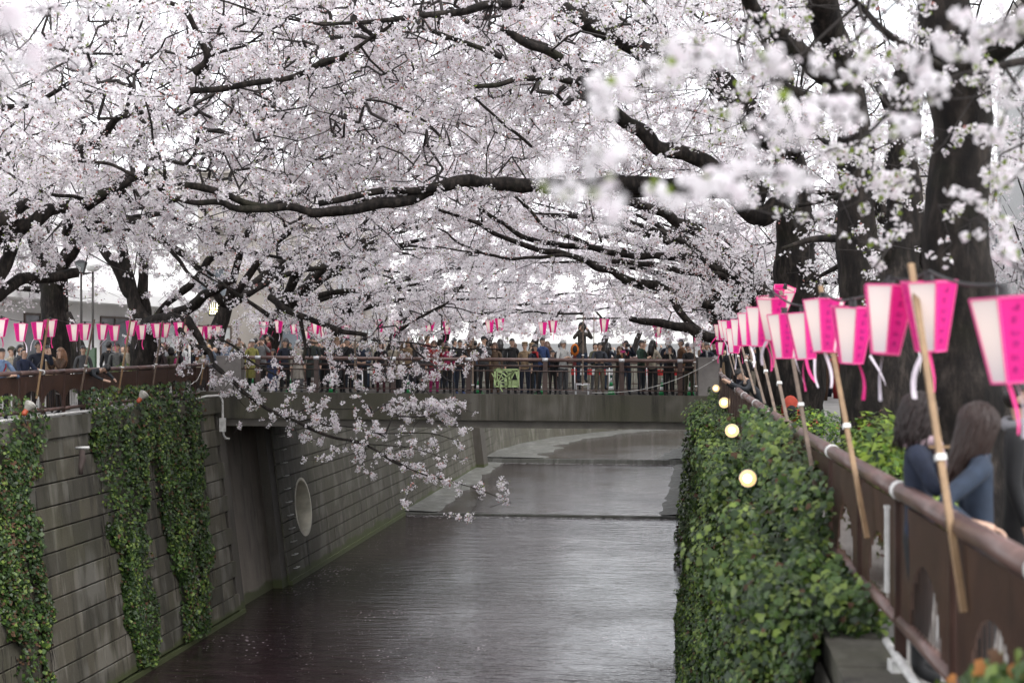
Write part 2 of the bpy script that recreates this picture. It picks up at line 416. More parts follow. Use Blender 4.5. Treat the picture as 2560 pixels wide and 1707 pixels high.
# which way is outward for local y? ey = ez x ex
OUT = 1.0 if (Vector(DU)).dot(wall_matrix(0, 0).to_3x3() @ Vector((0, 1, 0))) > 0 else -1.0
wbox('wall_core', 14, 41.4, -1.0, TOPS - .01, *sorted((-OUT * 0.8, -OUT * 0.05)), RECESS, lwall)
for r in range(NC):
    off = (r % 2) * BW * 0.5
    for k in range(19):
        v = 23.8 + k * BW + off
        if v > 40.9: continue
        o = link('concrete_block', BM, lwall)
        o.matrix_local = inv @ wall_matrix(v, 0.14 + r * BH + BH / 2, random.uniform(-0.006, 0.006))
# plinth at the waterline, coping
wbox('wall_plinth', 23, 41.3, -0.9, 0.10, *sorted((-OUT * 0.3, OUT * 0.12)), WALL, lwall)
for k in range(6):
    v0 = 23.4 + k * 2.97
    wbox('coping_block', v0, v0 + 2.94, TOPS - 0.03, TOPS + 0.42, *sorted((-OUT * 0.75, OUT * 0.15)), WALL, lwall)

# recess under the bridge, and wall beyond
ab = empty('bridge_abutment', can(LW, 45.5, 0)); tag(ab, 'dark recessed concrete abutment under the left end of the bridge', 'abutment')
iv2 = Matrix.Translation(-Vector(can(LW, 45.5, 0)))
wbox('recess_panel', 41.4, 45.8, -1, 5.75, *sorted((-OUT * 0.9, -OUT * 0.28)), RECPAN, ab, iv2)
wbox('edge_rib', 40.95, 41.55, -1, 5.9, *sorted((-OUT * 0.7, OUT * 0.02)), RECESS, ab, iv2)
wbox('edge_rib', 45.45, 46.1, -1, 5.9, *sorted((-OUT * 0.7, OUT * 0.04)), RECESS, ab, iv2)
rwall = empty('river_wall', can(LW, 60, 0)); tag(rwall, 'stained block wall beyond the bridge with rungs and a round outlet', 'river wall')
iv3 = Matrix.Translation(-Vector(can(LW, 60, 0)))
# core with a real hole for the outlet
HV, HS, HR = 48.75, 2.3, 1.0
def far_blocks():
    b = MB(); L2 = 1.86
    for r in range(12):
        off = (r % 2) * L2 * 0.5
        k = 0
        while True:
            v0 = 46.1 + k * L2 - off; v1 = v0 + L2; k += 1
            if v0 > 97: break
            v0 = max(v0, 46.1); s0, s1 = 0.1 + r * BH, 0.1 + (r + 1) * BH
            if v1 - v0 < .05: continue
            # leave the blocks open where the outlet is: cut into cells
            cells = [(v0, v1)]
            if v1 > HV - HR and v0 < HV + HR and s1 > HS - HR and s0 < HS + HR: continue
            for a, c in cells:
                M = iv3 @ wall_matrix((a + c) / 2, (s0 + s1) / 2, random.uniform(-0.01, 0.006)); 
                b.box(-(c - a) / 2 + .006, (c - a) / 2 - .006, -0.1, 0.1, -(s1 - s0) / 2 + .016, (s1 - s0) / 2 - .016, M=M)
    o = b.build('concrete_block', WALL2, rwall); o['kind'] = 'stuff'
    # blocks cut round the outlet: ring cells
    b = MB(); rows = [(r, 0.1 + r * BH, 0.1 + (r + 1) * BH) for r in range(12)]
    for r, s0, s1 in rows:
        if not (s1 > HS - HR and s0 < HS + HR): continue
        off = (r % 2) * L2 * 0.5; k = 0
        while True:
            v0 = 46.1 + k * L2 - off; v1 = v0 + L2; k += 1
            if v0 > HV + 3: break
            v0 = max(v0, 46.1)
            if not (v1 > HV - HR and v0 < HV + HR): continue
            n = 6
            for j in range(n):
                sa, sb = s0 + .016 + (s1 - s0 - .032) * j / n, s0 + .016 + (s1 - s0 - .032) * (j + 1) / n
                d = min(abs(sa - HS), abs(sb - HS)) if not (sa < HS < sb) else 0
                half = math.sqrt(max(HR * HR - ((sa + sb) / 2 - HS) ** 2, 0)) if abs((sa + sb) / 2 - HS) < HR else 0
                if half == 0: segs = [(v0, v1)]
                else: segs = [(v0, min(v1, HV - half)), (max(v0, HV + half), v1)]
                for a, c in segs:
                    if c - a > 0.02:
                        M = iv3 @ wall_matrix((a + c) / 2, (sa + sb) / 2)
                        b.box(-(c - a) / 2 + .004, (c - a) / 2 - .004, -0.1, 0.1, -(sb - sa) / 2, (sb - sa) / 2, M=M)
    o = b.build('cut_block', WALL2, rwall); o['kind'] = 'stuff'
    # outlet pipe: ring and inner barrel going back into the bank
    b = MB(); n = 36
    def ring(rad, dep):
        M = iv3 @ wall_matrix(HV, HS)
        return [M @ Vector((rad * math.cos(2 * math.pi * i / n), OUT * dep, rad * math.sin(2 * math.pi * i / n))) for i in range(n)]
    prof = [(HR + .03, 0.085), (HR + .03, 0.115), (HR - .06, 0.115), (HR - .06, -1.9)]
    rs = [ring(*p) for p in prof]
    for a, c in zip(rs, rs[1:]):
        for i in range(n): b.quad(a[i], c[i], c[(i+1) % n], a[(i+1) % n])
    b.v += [tuple(q) for q in rs[-1]]; nn = len(b.v); b.f.append(tuple(range(nn - n, nn))); b.m.append(0)
    b.build('outlet_pipe', PIPEIN, rwall, smooth=False)
    # core split round the hole
    for v0, v1, s0, s1 in ((46.1, HV - HR - .05, -1, 6.0), (HV + HR + .05, 97.5, -1, 6.0), (HV - HR - .05, HV + HR + .05, -1, HS - HR - .05), (HV - HR - .05, HV + HR + .05, HS + HR + .05, 6.0)):
        wbox('wall_core', v0, v1, s0, s1, *sorted((-OUT * 0.8, -OUT * 0.085)), RECESS, rwall, iv3)
    wbox('wall_plinth', 46.1, WEIR1, -0.9, 0.12, *sorted((-OUT * 0.3, OUT * 0.2)), WALL2, rwall, iv3)
    # dark drip under the pipe, pilaster further on
    wbox('drip_groove', HV - 0.06, HV + 0.06, 0.2, HS - HR - 0.12, *sorted((OUT * 0.08, OUT * 0.104)), simple('drip_stain', (0.02, 0.018, 0.014)), rwall, iv3)
    wbox('pilaster', 88.6, 90.4, -0.5, 6.0, *sorted((OUT * 0.05, OUT * 0.6)), RECESS, rwall, iv3)
    for k in range(17):
        v0 = 46.1 + k * 3.05
        wbox('coping_block', v0, v0 + 3.02, 5.98, 6.40, *sorted((-OUT * 0.75, OUT * 0.12)), WALL2, rwall, iv3)
    # rungs of the wall ladder
    for i in range(13):
        s = 0.45 + i * 0.445
        M = iv3 @ wall_matrix(46.9, s)
        b = MB(); b.tube([M @ Vector((-.17, OUT * .07, 0)), M @ Vector((-.17, OUT * .22, 0)), M @ Vector((.17, OUT * .22, 0)), M @ Vector((.17, OUT * .07, 0))], 0.017, 6)
        b.build('ladder_rung', WHITEP, rwall, True)
far_blocks()
# bend of the far wall
b = MB(); Ls = [97.4] + [p[0] for p in PLAN if p[0] > 97.5]
for a, c in zip(Ls, Ls[1:]):
    for r in range(6):
        s0, s1 = r * 1.1, r * 1.1 + 1.07
        b.quad(can(plan_u(a, 0) - BAT * s0, a, s0), can(plan_u(c, 0) - BAT * s0, c, s0), can(plan_u(c, 0) - BAT * s1, c, s1), can(plan_u(a, 0) - BAT * s1, a, s1))
        b.quad(can(plan_u(a, 0) - BAT * s1, a, s1), can(plan_u(c, 0) - BAT * s1, c, s1), can(plan_u(c, 0) - BAT * s1 - .04, c, s1 + .03), can(plan_u(a, 0) - BAT * s1 - .04, a, s1 + .03))
tag(b.build('river_wall', WALL2), 'far concrete river wall where the canal bends right', 'river wall')
# right wall: core under the ivy
rw = empty('river_wall', can(0.3, 20, 0)); tag(rw, 'right bank concrete wall hidden under thick green ivy', 'river wall')
b = MB()
vs = [-6, 4, 12, 20, 30, 42, 60, 98, 106, 113, 120, 127, 136, 150]
for a, c in zip(vs, vs[1:]):
    b.quad(can(plan_u(a, 1), a, -1), can(plan_u(c, 1), c, -1), can(plan_u(c, 1) + .75, c, 5.95), can(plan_u(a, 1) + .75, a, 5.95))
o = b.build('wall_face', RECESS, rw); o.location = -can(0.3, 20, 0)
b = MB()
for k in range(14):
    v0 = 3 + k * 3.0; Mx = Matrix.Translation(-can(0.3, 20, 0)) @ Matrix.Translation(can(0, 0, 0)) @ Matrix.Rotation(-TH, 4, 'Z')
    b = MB(); b.box(0.93, 1.35 if k < 4 else 1.15, v0, v0 + 2.98, 5.68, 6.09, M=Mx); b.build('coping_block', DECKC, rw)

# ------------------------------------------------------------------ bridge
BY = 42.4; BWID = 7.6
def bz(x, base): return base - 0.105 * (x - (700 - CX) / F * BY) / 12.4     # the deck falls a little to the right
XL, XR = P(500, 0, BY).x, P(1860, 0, BY).x
bridge = empty('bridge', (0, BY, 5.6)); tag(bridge, 'concrete bridge over the canal crowded with people behind brown railings', 'bridge')
def bx(name, x0, x1, y0, y1, z0, z1, m, parent=bridge, org=(0, BY, 5.6)):
    b = MB(); n = 0
    vs = [(x, y, bz(x, z)) for z in (z0, z1) for x, y in ((x0, y0), (x1, y0), (x1, y1), (x0, y1))]
    b.v = [tuple(Vector(q) - Vector(org)) for q in vs]
    b.f = [(0,3,2,1), (4,5,6,7), (0,1,5,4), (1,2,6,5), (2,3,7,6), (3,0,4,7)]; b.m = [0] * 6
    return b.build(name, m, parent)
bx('fascia_beam', XL, XR, BY, BY + .35, 5.80, 6.585, DECKC)
bx('girder', XL, XR, BY + .12, BY + .5, 5.57, 5.796, GIRD)
bx('deck_slab', XL - 1.2, XR, BY + .36, BY + BWID, 6.0, DK, ASPH)
bx('girder', XL, XR, BY + BWID - .4, BY + BWID, 5.57, 6.58, GIRD)
for k in range(3): bx('girder', XL, XR, BY + 1.6 + k * 1.7, BY + 1.95 + k * 1.7, 5.5, 5.99, GIRD)
bx('kerb', XL, XR, BY + 2.1, BY + 2.25, DK + .002, DK + .12, PILL)
for x0, x1, top in ((540, 602, 7.66), (1746, 1797, 7.73)):
    a, c = P(x0, 0, BY).x, P(x1, 0, BY).x
    o = bx('end_pillar', a, c, BY + .02, BY + .62, 6.587, top, PILL)
    b = MB()
for x0, x1, top in ((560, 622, 7.6), (1746, 1797, 7.73)):
    bx('end_pillar', P(x0, 0, BY + BWID).x, P(x1, 0, BY + BWID).x, BY + BWID - .6, BY + BWID - .02, 6.587, top - .05, PILL)

def bridge_rail(y, org, label, posts, x0, x1, plaque=True):
    r = empty('bridge_railing', org); tag(r, label, 'railing', 'railings on the bridge')
    o3 = Vector(org)
    def tube(name, za, rad, m, xa=x0, xb=x1, yo=0.0):
        b = MB(); b.tube([Vector((xa, y + yo, bz(xa, za))) - o3, Vector(((xa + xb) / 2, y + yo, bz((xa + xb) / 2, za))) - o3, Vector((xb, y + yo, bz(xb, za))) - o3], rad, 10); return b.build(name, m, r, True)
    ps = [P(p, 0, y).x for p in posts]
    edges = [x0] + ps + [x1]
    for a, c in zip(edges, edges[1:]):
        tube('top_rail', 7.615, 0.055, BROWNL, a + .05, c - .05)
        tube('middle_rail', 7.43, 0.03, BROWN, a + .06, c - .06)
    tube('thin_rail', 7.28, 0.018, BROWN, yo=-.082); tube('bottom_rail', 6.72, 0.018, BROWN, yo=-.082)
    for p in ps:
        b = MB(); b.box(p - .07, p + .07, y - .06, y + .06, bz(p, 6.587), bz(p, 7.56)); b.v = [tuple(Vector(q) - o3) for q in b.v]; b.build('post', BROWN, r)
        b = MB(); b.tube([Vector((p - .085, y, bz(p, 7.615))) - o3, Vector((p + .085, y, bz(p, 7.615))) - o3], 0.06, 10); b.build('rail_joint', SILV, r, True)
    n = int((x1 - x0) / 0.19)
    for i in range(1, n):
        x = x0 + i * (x1 - x0) / n
        if any(abs(x - p) < .08 for p in ps): continue
        b = MB(); b.tube([Vector((0, 0, 6.70)), Vector((0, 0, 7.29))], 0.008, 5); b.v = [(q[0] + x, q[1] + y - .082, bz(x, q[2])) for q in b.v]
        b.v = [tuple(Vector(q) - o3) for q in b.v]; b.build('bar', BROWN, r)
    if plaque:
        # pierced green plaque: wheel on the left, mountains and water on the right
        q0, q1 = P(1235.5, 967.5, y - .1), P(1298, 922.5, y - .1); W, H = q1.x - q0.x, q1.z - q0.z
        b = MB(); yy = 0.012
        def bar(x0_, z0_, x1_, z1_, w_):
            a = Vector((x0_ * W, 0, z0_ * H)); c = Vector((x1_ * W, 0, z1_ * H)); d = (c - a); nrm = Vector((-d.z, 0, d.x)).normalized() * w_ * H / 2
            n = len(b.v)
            for yv in (-yy, yy): b.v += [tuple(a - nrm + Vector((0, yv, 0))), tuple(c - nrm + Vector((0, yv, 0))), tuple(c + nrm + Vector((0, yv, 0))), tuple(a + nrm + Vector((0, yv, 0)))]
            b.f += [(n, n+1, n+2, n+3), (n+7, n+6, n+5, n+4), (n, n+4, n+5, n+1), (n+3, n+2, n+6, n+7), (n, n+3, n+7, n+4), (n+1, n+5, n+6, n+2)]; b.m += [0] * 6
        for l in ((0, .03, 1, .03, .09), (0, .97, 1, .97, .07), (.03, 0, .03, 1, .11), (.97, 0, .97, 1, .09), (.5, 0, .5, .55, .16), (0, .9, .7, .88, .06)): bar(*l)
        for rad, cxx, w_ in ((.62, .12, .09), (.80, .12, .06), (.44, .12, .05)):
            pr = None
            for k in range(13):
                a = math.radians(-15 + 105 * k / 12); q = (cxx + rad * math.cos(a) * H / W, .22 + rad * math.sin(a))
                if pr: bar(*pr, *q, w_)
                pr = q
        for k in range(7):
            a = math.radians(-60 + 30 * k); bar(.12, .25, .12 + .6 * math.cos(a) * H / W, .25 + .6 * math.sin(a), .05)
        for k in range(5): bar(.55 + .03 * k, .45 - .02 * k, .78 + .015 * k, .9, .045)
        for k in range(5): bar(.84 + .02 * k, .86, .93 + .012 * k, .45 + .08 * k, .035)
        for zz in (.12, .19, .26, .34): bar(.52, zz, .97, zz + .01, .045)
        bar(.5, .62, .72, .66, .05); bar(.5, .74, .74, .74, .05)
        b.v = [tuple(Vector(v_) + q0 - o3) for v_ in b.v]
        b.build('pierced_plaque', GREENP, r)
    return r
bridge_rail(BY + .16, (P(600, 0, BY).x, BY + .16, 6.58), 'brown tube railing on the near side of the bridge with a pierced green plaque', [645, 791, 983, 1171, 1363, 1554, 1700], P(602, 0, BY).x, P(1745, 0, BY).x)
bridge_rail(BY + BWID - .2, (P(600, 0, BY).x, BY + BWID - .2, 6.58), 'brown tube railing on the far side of the bridge behind the crowd', [720, 900, 1080, 1260, 1440, 1620], P(640, 0, BY + BWID).x, P(1745, 0, BY + BWID).x, False)

# ------------------------------------------------------------------ bank railings
def arch(t, w_, top=.42):
    x = abs(t - .5) / (w_ / 2); return 0.0 if x >= 1 else top * math.sqrt(1 - x * x)
def bank_rail(name, label, pts, ztop, zground, single_panels, arch_w, lower_gap=.86):
    """pts: post places (u, v) from near to far"""
    org = can(pts[0][0], pts[0][1], zground); r = empty(name, org); tag(r, label, 'railing')
    n = len(pts)
    P3 = [can(u, v, 0) for u, v in pts]
    joined = MB()
    for i in range(n - 1):
        a, c = P3[i], P3[i+1]
        A = lambda t, z: a.lerp(c, t) + Vector((0, 0, z)) - org
        b = MB(); b.tube([A(0, ztop), A(.5, ztop), A(1, ztop)], 0.057, 12); b.build('top_rail', BROWNL, r, True)
        b = MB(); b.tube([A(.03, ztop - lower_gap), A(.97, ztop - lower_gap)], 0.042, 10); b.build('bottom_rail', BROWNL, r, True)
        if i % 2 == 0:
            b = MB(); b.tube([A(-.03, ztop), A(.03, ztop)], 0.0615, 12); b.build('rail_joint', TAPE, r, True)
        d = (c - a).normalized(); nn = Vector((-d.y, d.x, 0))
        b = MB(); o = A(0, 0)
        for sgn in (1,):
            q = [o + d * x + nn * y for x, y in ((-.02, -.035), (.02, -.035), (.02, .035), (-.02, .035))]
            k = len(b.v)
            b.v += [tuple(v_ + Vector((0, 0, z))) for z in (zground - .05, ztop - .05) for v_ in q]
            b.f += [(k, k+3, k+2, k+1), (k+4, k+5, k+6, k+7), (k, k+1, k+5, k+4), (k+1, k+2, k+6, k+5), (k+2, k+3, k+7, k+6), (k+3, k, k+4, k+7)]; b.m += [0] * 6
        b.build('post', BROWN, r)
        L = (c - a).length; ns = int(L / 0.047)
        for s in range(ns):
            t = (s + .5) / ns
            if t < .03 or t > .97: continue
            h = arch(t, arch_w); zt, zb = ztop - .075, ztop - lower_gap + .03
            b = joined if i not in single_panels else MB()
            o = A(t, 0)
            za = zb + h
            for (hw, hd, z0, z1) in ((.0205, .008, za, zt),) + (((.005, .0028, zb, za),) if h > .02 and s % 2 == 0 else ()):
                q = [o + d * x + nn * y for x, y in ((-hw, -hd), (hw, -hd), (hw, hd), (-hw, hd))]
                k = len(b.v); b.v += [tuple(v_ + Vector((0, 0, z))) for z in (z0, z1) for v_ in q]
                b.f += [(k, k+3, k+2, k+1), (k+4, k+5, k+6, k+7), (k, k+1, k+5, k+4), (k+1, k+2, k+6, k+5), (k+2, k+3, k+7, k+6), (k+3, k, k+4, k+7)]; b.m += [0] * 6
            if i in single_panels: b.build('slat', BROWND, r)
    if joined.v:
        o = joined.build('slat', BROWND, r); o['kind'] = 'stuff'
    return r
LRU = -14.5
bank_rail('bank_railing', 'brown slatted railing with arched openings along the left bank', [(LRU, 24.0 + i * 1.12) for i in range(17)] + [(-14.42, 42.6)], 7.40, LG, set(), .95)
def rail_u(v):
    T = [(2, 1.55), (4, 1.47), (9, 1.31), (14.6, 1.13), (25, .97), (45, .95)]
    for (a, x), (c, y) in zip(T, T[1:]):
        if a <= v <= c: return x + (y - x) * (v - a) / (c - a)
    return T[-1][1]
rv = [2.8 + i * 1.55 for i in range(26)]
bank_rail('bank_railing', 'brown slatted railing curving along the right bank beside the women', [(rail_u(v), v) for v in rv], 7.18, RG, {1, 2, 3, 4}, .55, .80)
# beyond the bridge
bank_rail('bank_railing', 'brown railing on the left bank beyond the bridge', [(LRU, 51.0 + i * 2.2) for i in range(10)], 7.40, LG, set(), .9)

# white conduits
def conduit(label, pts, rad=.03, parent=None, box=None, clips=()):
    r = empty('conduit_pipe', pts[0]); tag(r, label, 'pipe'); o3 = Vector(pts[0])
    b = MB(); b.tube([Vector(p) - o3 for p in pts], rad, 8); b.build('pipe', WHITEP, r, True)
    if box is not None:
        q = Vector(box) - o3; b = MB(); b.box(q.x - .09, q.x + .09, q.y - .08, q.y + .04, q.z - .2, q.z + .2); b.build('junction_box', WHITEP, r)
    for q in clips:
        q = Vector(q) - o3; b = MB(); b.box(q.x - .05, q.x + .05, q.y - .05, q.y + .05, q.z - .1, q.z - .01); b.build('pipe_clip', WHITEP, r)
LC = TOPS * math.cos(tilt) + .42 + .07
lp = [can(-13.93, v, 6.47) for v in (26, 29, 32, 33.6)]
conduit('white conduit clipped along the left coping beside the red lamp', lp, .035, clips=lp[1:])
conduit('white conduit with a box running down the wall at the left end of the bridge', [P(480, 1000, 41.2), P(515, 991, 41.6), P(545, 989, 41.9), P(552, 992, 41.95), P(556, 1003, 42.0), P(557, 1050, 42.0), P(559, 1088, 42.0), P(564, 1096, 42.1), P(573, 1097, 42.2)], .035, box=P(557, 1062, 42.0))
rp = [can(1.28, v, 6.17) for v in (5.0, 6.2, 7.6, 8.9, 9.4)]
conduit('white conduit lying on the right coping below the railing', rp, .026, clips=rp[1:4])


# ------------------------------------------------------------------ cherry trees
QUAD = None
def tube_segments(p0, p1, r0, r1, n=3):
    """many straight tapering twigs at once -> (verts, quads)"""
    d = p1 - p0; L = np.linalg.norm(d, axis=1, keepdims=True); d = d / np.maximum(L, 1e-6)
    h = np.where(np.abs(d[:, 2:3]) < .9, np.array([[0, 0, 1.0]]), np.array([[1.0, 0, 0]]))
    a = np.cross(d, h); a /= np.linalg.norm(a, axis=1, keepdims=True); b = np.cross(d, a)
    ang = 2 * np.pi * np.arange(n) / n
    ring = np.cos(ang)[None, :, None] * a[:, None] + np.sin(ang)[None, :, None] * b[:, None]
    V = np.concatenate([p0[:, None] + ring * r0[:, None, None], p1[:, None] + ring * r1[:, None, None]], 1).reshape(-1, 3)
    E = len(p0); base = (np.arange(E) * 2 * n)[:, None, None]; k = np.arange(n)[None, :, None]; k2 = (k + 1) % n
    Q = np.concatenate([base + k, base + k2, base + n + k2, base + n + k], 2).reshape(-1, 4)
    return V, Q
def grow(seeds, att, step=.45, wob=.16, tip_r=.0035):
    """connect every attractor to the nearest wood already there"""
    nodes = [np.asarray(seeds, float)]; par = [np.full(len(seeds), -1)]
    allp = nodes[0]; pr = par[0]
    d = np.full(len(att), 1e9)
    for i in range(0, len(att), 400):
        d[i:i+400] = np.min(np.linalg.norm(att[i:i+400, None] - allp[None], axis=2), axis=1)
    att = att[np.argsort(d)]
    B = max(20, len(att) // 60); tips = []
    i = 0
    while i < len(att):
        A = att[i:i+B]; i += B
        D = np.linalg.norm(A[:, None] - allp[None], axis=2); j = np.argmin(D, axis=1); dd = D[np.arange(len(A)), j]
        newp, newpar = [], []; base = len(allp)
        for a, jj, L in zip(A, j, dd):
            if L < .12: continue
            k = max(1, int(L / step)); p0 = allp[jj]; prev = jj
            side = rng.normal(size=3) * wob * min(L, 2.0)
            for q in range(1, k + 1):
                t = q / k; pt = p0 + (a - p0) * t + side * math.sin(math.pi * t) + rng.normal(size=3) * .03
                newp.append(pt); newpar.append(prev); prev = base + len(newp) - 1
            tips.append(prev)
        if newp:
            allp = np.concatenate([allp, np.array(newp)]); pr = np.concatenate([pr, np.array(newpar)])
    cnt = np.zeros(len(allp)); cnt[tips] = 1
    for q in range(len(allp) - 1, len(seeds) - 1, -1): cnt[pr[q]] += cnt[q]
    return allp, pr, cnt
def poms(name, C, r, K, parent, org, pent=False, pet=.019, mats=PETALS, frac=(.66, .27, .04, .03), spread=1.0):
    """flower bunches: K flowers round each centre"""
    N = len(C)
    if N == 0: return None
    d = rng.normal(size=(N, K, 3)); d /= np.linalg.norm(d, axis=2, keepdims=True)
    r = np.broadcast_to(np.asarray(r, float), (N,))
    c = C[:, None] + d * (r[:, None, None] * rng.uniform(.45, 1.05, (N, K, 1)) * spread)
    nrm = d + rng.normal(size=d.shape) * .45; nrm /= np.linalg.norm(nrm, axis=2, keepdims=True)
    h = rng.normal(size=d.shape); a = np.cross(nrm, h); a /= np.linalg.norm(a, axis=2, keepdims=True); b = np.cross(nrm, a)
    s = pet * rng.uniform(.75, 1.25, (N, K, 1)) * np.broadcast_to((r / np.mean(r)) ** .5, (N,))[:, None, None]
    c, a, b, nrm, s = [x.reshape(-1, x.shape[-1]) for x in (c, a, b, nrm, np.broadcast_to(s, (N, K, 1)))]
    M = len(c); mi = rng.choice(4, M, p=frac)
    leaf = (mi == 3)[:, None]; ca = np.where(leaf, 1.5, 1.0); cb = np.where(leaf, .5, 1.0)
    if not pent:
        V = np.stack([c + a*s*ca + nrm*s*.25, c + b*s*cb, c - a*s*ca*.9 + nrm*s*.25, c - b*s*cb*.95], 1).reshape(-1, 3)
        Q = (np.arange(M) * 4)[:, None] + np.array([[0, 1, 2, 3]])
        me = np_mesh(name, V - np.array(org), Q, mats, mi)
    else:
        vs = [c - nrm*s*.30]
        for k in range(10):
            an = math.pi * k / 5; rr = 1.0 if k % 2 == 0 else .62
            vs.append(c + (a*math.cos(an) + b*math.sin(an)*1.0)*s*rr*1.05 + nrm*s*.18)
        V = np.stack(vs, 1).reshape(-1, 3); base = (np.arange(M) * 11)[:, None, None]
        k = np.arange(5)[None, :, None]
        Q = np.concatenate([base + 0*k, base + 1 + (2*k+9) % 10, base + 1 + 2*k, base + 1 + (2*k+1) % 10], 2).reshape(-1, 4)
        me = np_mesh(name, V - np.array(org), Q, mats, np.repeat(mi, 5))
    o = link(name, me, parent); o['kind'] = 'stuff'; return o
def ell(c, r, n, flat=0):
    """points in an ellipsoid given in canal coordinates, more near its shell"""
    d = rng.normal(size=(n, 3)); d /= np.linalg.norm(d, axis=1, keepdims=True)
    q = d * (rng.uniform(0, 1, (n, 1)) ** .45) * np.array(r) + np.array(c)
    return can_np(q)
def limb_pts(L):
    """('E', [(x, y)...], w0, w1, d0, d1) in a zoom's pixels -> points, radii"""
    k, pts, w0, w1, d0, d1 = L; n = len(pts); out = []; s = ZM[k][2]
    for i, (x, y) in enumerate(pts):
        t = i / (n - 1); d = d0 + (d1 - d0) * t; px, py = zp(k, x, y); out.append(P(px, py, d))
    sp = smooth_path(out, 6); m = len(sp); rad = []
    for i in range(m):
        t = i / (m - 1); d = d0 + (d1 - d0) * t
        rr = (w0 + (w1 - w0) * t) / s * d / F / 2
        rad.append(rr * (1 + .13 * mnoise.noise(sp[i] * 2.3) + .08 * mnoise.noise(sp[i] * 7)))
    wb = [p + Vector((mnoise.noise(p * 1.7 + Vector((3, 0, 0))), mnoise.noise(p * 1.7 + Vector((0, 9, 0))), mnoise.noise(p * 1.7 + Vector((0, 0, 5))))) * min(.10, rad[i] * .7) for i, p in enumerate(sp)]
    return wb, rad
TREES = 0
def cherry(label, base, trunk, limbs, vols, npom, K=3, pr=.052, pet=.0255, pent=False, near_limb=0, limb_spread=.7, step=.45, group=None, tipr=.0050, frac=(.60, .30, .06, .04), cull=None, wob=.16, jit=.042, trunk_n=14, clump=5):
    """trunk: (points, radii) in the world; limbs: traced or given as (points, radii)"""
    org = Vector(base); root = empty('cherry_tree', org); tag(root, label, 'tree', group)
    seeds = []
    if trunk:
        tp, tr = trunk; sp = smooth_path(tp, 6); m = len(sp)
        rr = [float(np.interp(i / (m - 1), np.linspace(0, 1, len(tr)), tr)) * (1 + .10 * mnoise.noise(sp[i] * 1.9)) for i in range(m)]
        b = MB(); b.tube([p - org for p in sp], rr, trunk_n)
        # burls and flutes
        for i, v in enumerate(b.v):
            p = Vector(v); c = sp[min(i // trunk_n, m - 1)] - org; e = p - c
            f = 1 + .16 * mnoise.noise((p + org) * 2.2) + .07 * mnoise.noise((p + org) * 7); b.v[i] = tuple(c + e * f)
        b.build('trunk', BARK, root, True); seeds += [tuple(p) for p in sp[m // 2:]]
    for L in limbs:
        lp, lr = limb_pts(L) if isinstance(L[0], str) else (smooth_path(L[0], 5), None)
        if lr is None: lr = [float(np.interp(i / (len(lp) - 1), np.linspace(0, 1, len(L[1])), L[1])) for i in range(len(lp))]
        b = MB(); b.tube([p - org for p in lp], lr, 9 if max(lr) > .05 else 6); b.build('branch', BARK, root, True)
        for a, c in zip(lp, lp[1:]):
            n = max(1, int((c - a).length / .3)); seeds += [tuple(a.lerp(c, k / n)) for k in range(n)]
    att = [v if not callable(v) else v() for v in vols]
    S = np.array(seeds)
    if near_limb:
        q = S[rng.integers(0, len(S), near_limb)] + rng.normal(size=(near_limb, 3)) * limb_spread * np.array([1, 1, .8]); att.append(q)
    att = np.concatenate(att) if att else np.zeros((0, 3))
    att = att[(att[:, 2] < CAMZ + 1.3 + .265 * att[:, 1]) & (np.abs(att[:, 0]) < 1.5 + .43 * att[:, 1])]      # nothing far outside the view
    if cull is not None: att = att[cull(att)]
    if len(att):
        nodes_, par, cnt = grow(S, att, step, wob)
        e = np.where(par >= 0)[0]
        p0, p1 = nodes_[par[e]], nodes_[e]
        r1 = tipr * np.maximum(cnt[e], 1) ** .42; rp = tipr * np.maximum(cnt[par[e]], 1) ** .42; r0 = np.minimum(rp, r1 * 1.35)
        V, Q = tube_segments(p0, p1, r0, r1); o = link('twigs', np_mesh('twigs', V - np.array(org), Q, [TWIG]), root); o['kind'] = 'stuff'
        fine = cnt[e] <= 5; ef0, ef1 = p0[fine], p1[fine]; w_ = np.linalg.norm(ef1 - ef0, axis=1); w_ /= w_.sum()
        ns = max(1, int(npom / clump)); j = rng.choice(len(ef0), ns, p=w_); t = rng.uniform(0, 1, (ns, 1))
        site = ef0[j] + (ef1[j] - ef0[j]) * t + rng.normal(size=(ns, 3)) * .03         # bunches on spurs
        C = site[rng.integers(0, ns, npom)] + rng.normal(size=(npom, 3)) * jit
        poms('blossom', C, pr * rng.uniform(.6, 1.25, npom), K, root, org, pent, pet, frac=frac)
    return root

def zt(k, pts, ws, ds):
    """trunk traced in a zoom: centre line, widths (px), distances"""
    out, rr = [], []
    for (x, y), w_, d in zip(pts, ws, ds):
        px, py = zp(k, x, y); out.append(P(px, py, d)); rr.append(w_ / ZM[k][2] * d / F / 2)
    return out, rr
def ground_pt(p, z): return Vector((p.x, p.y, z))

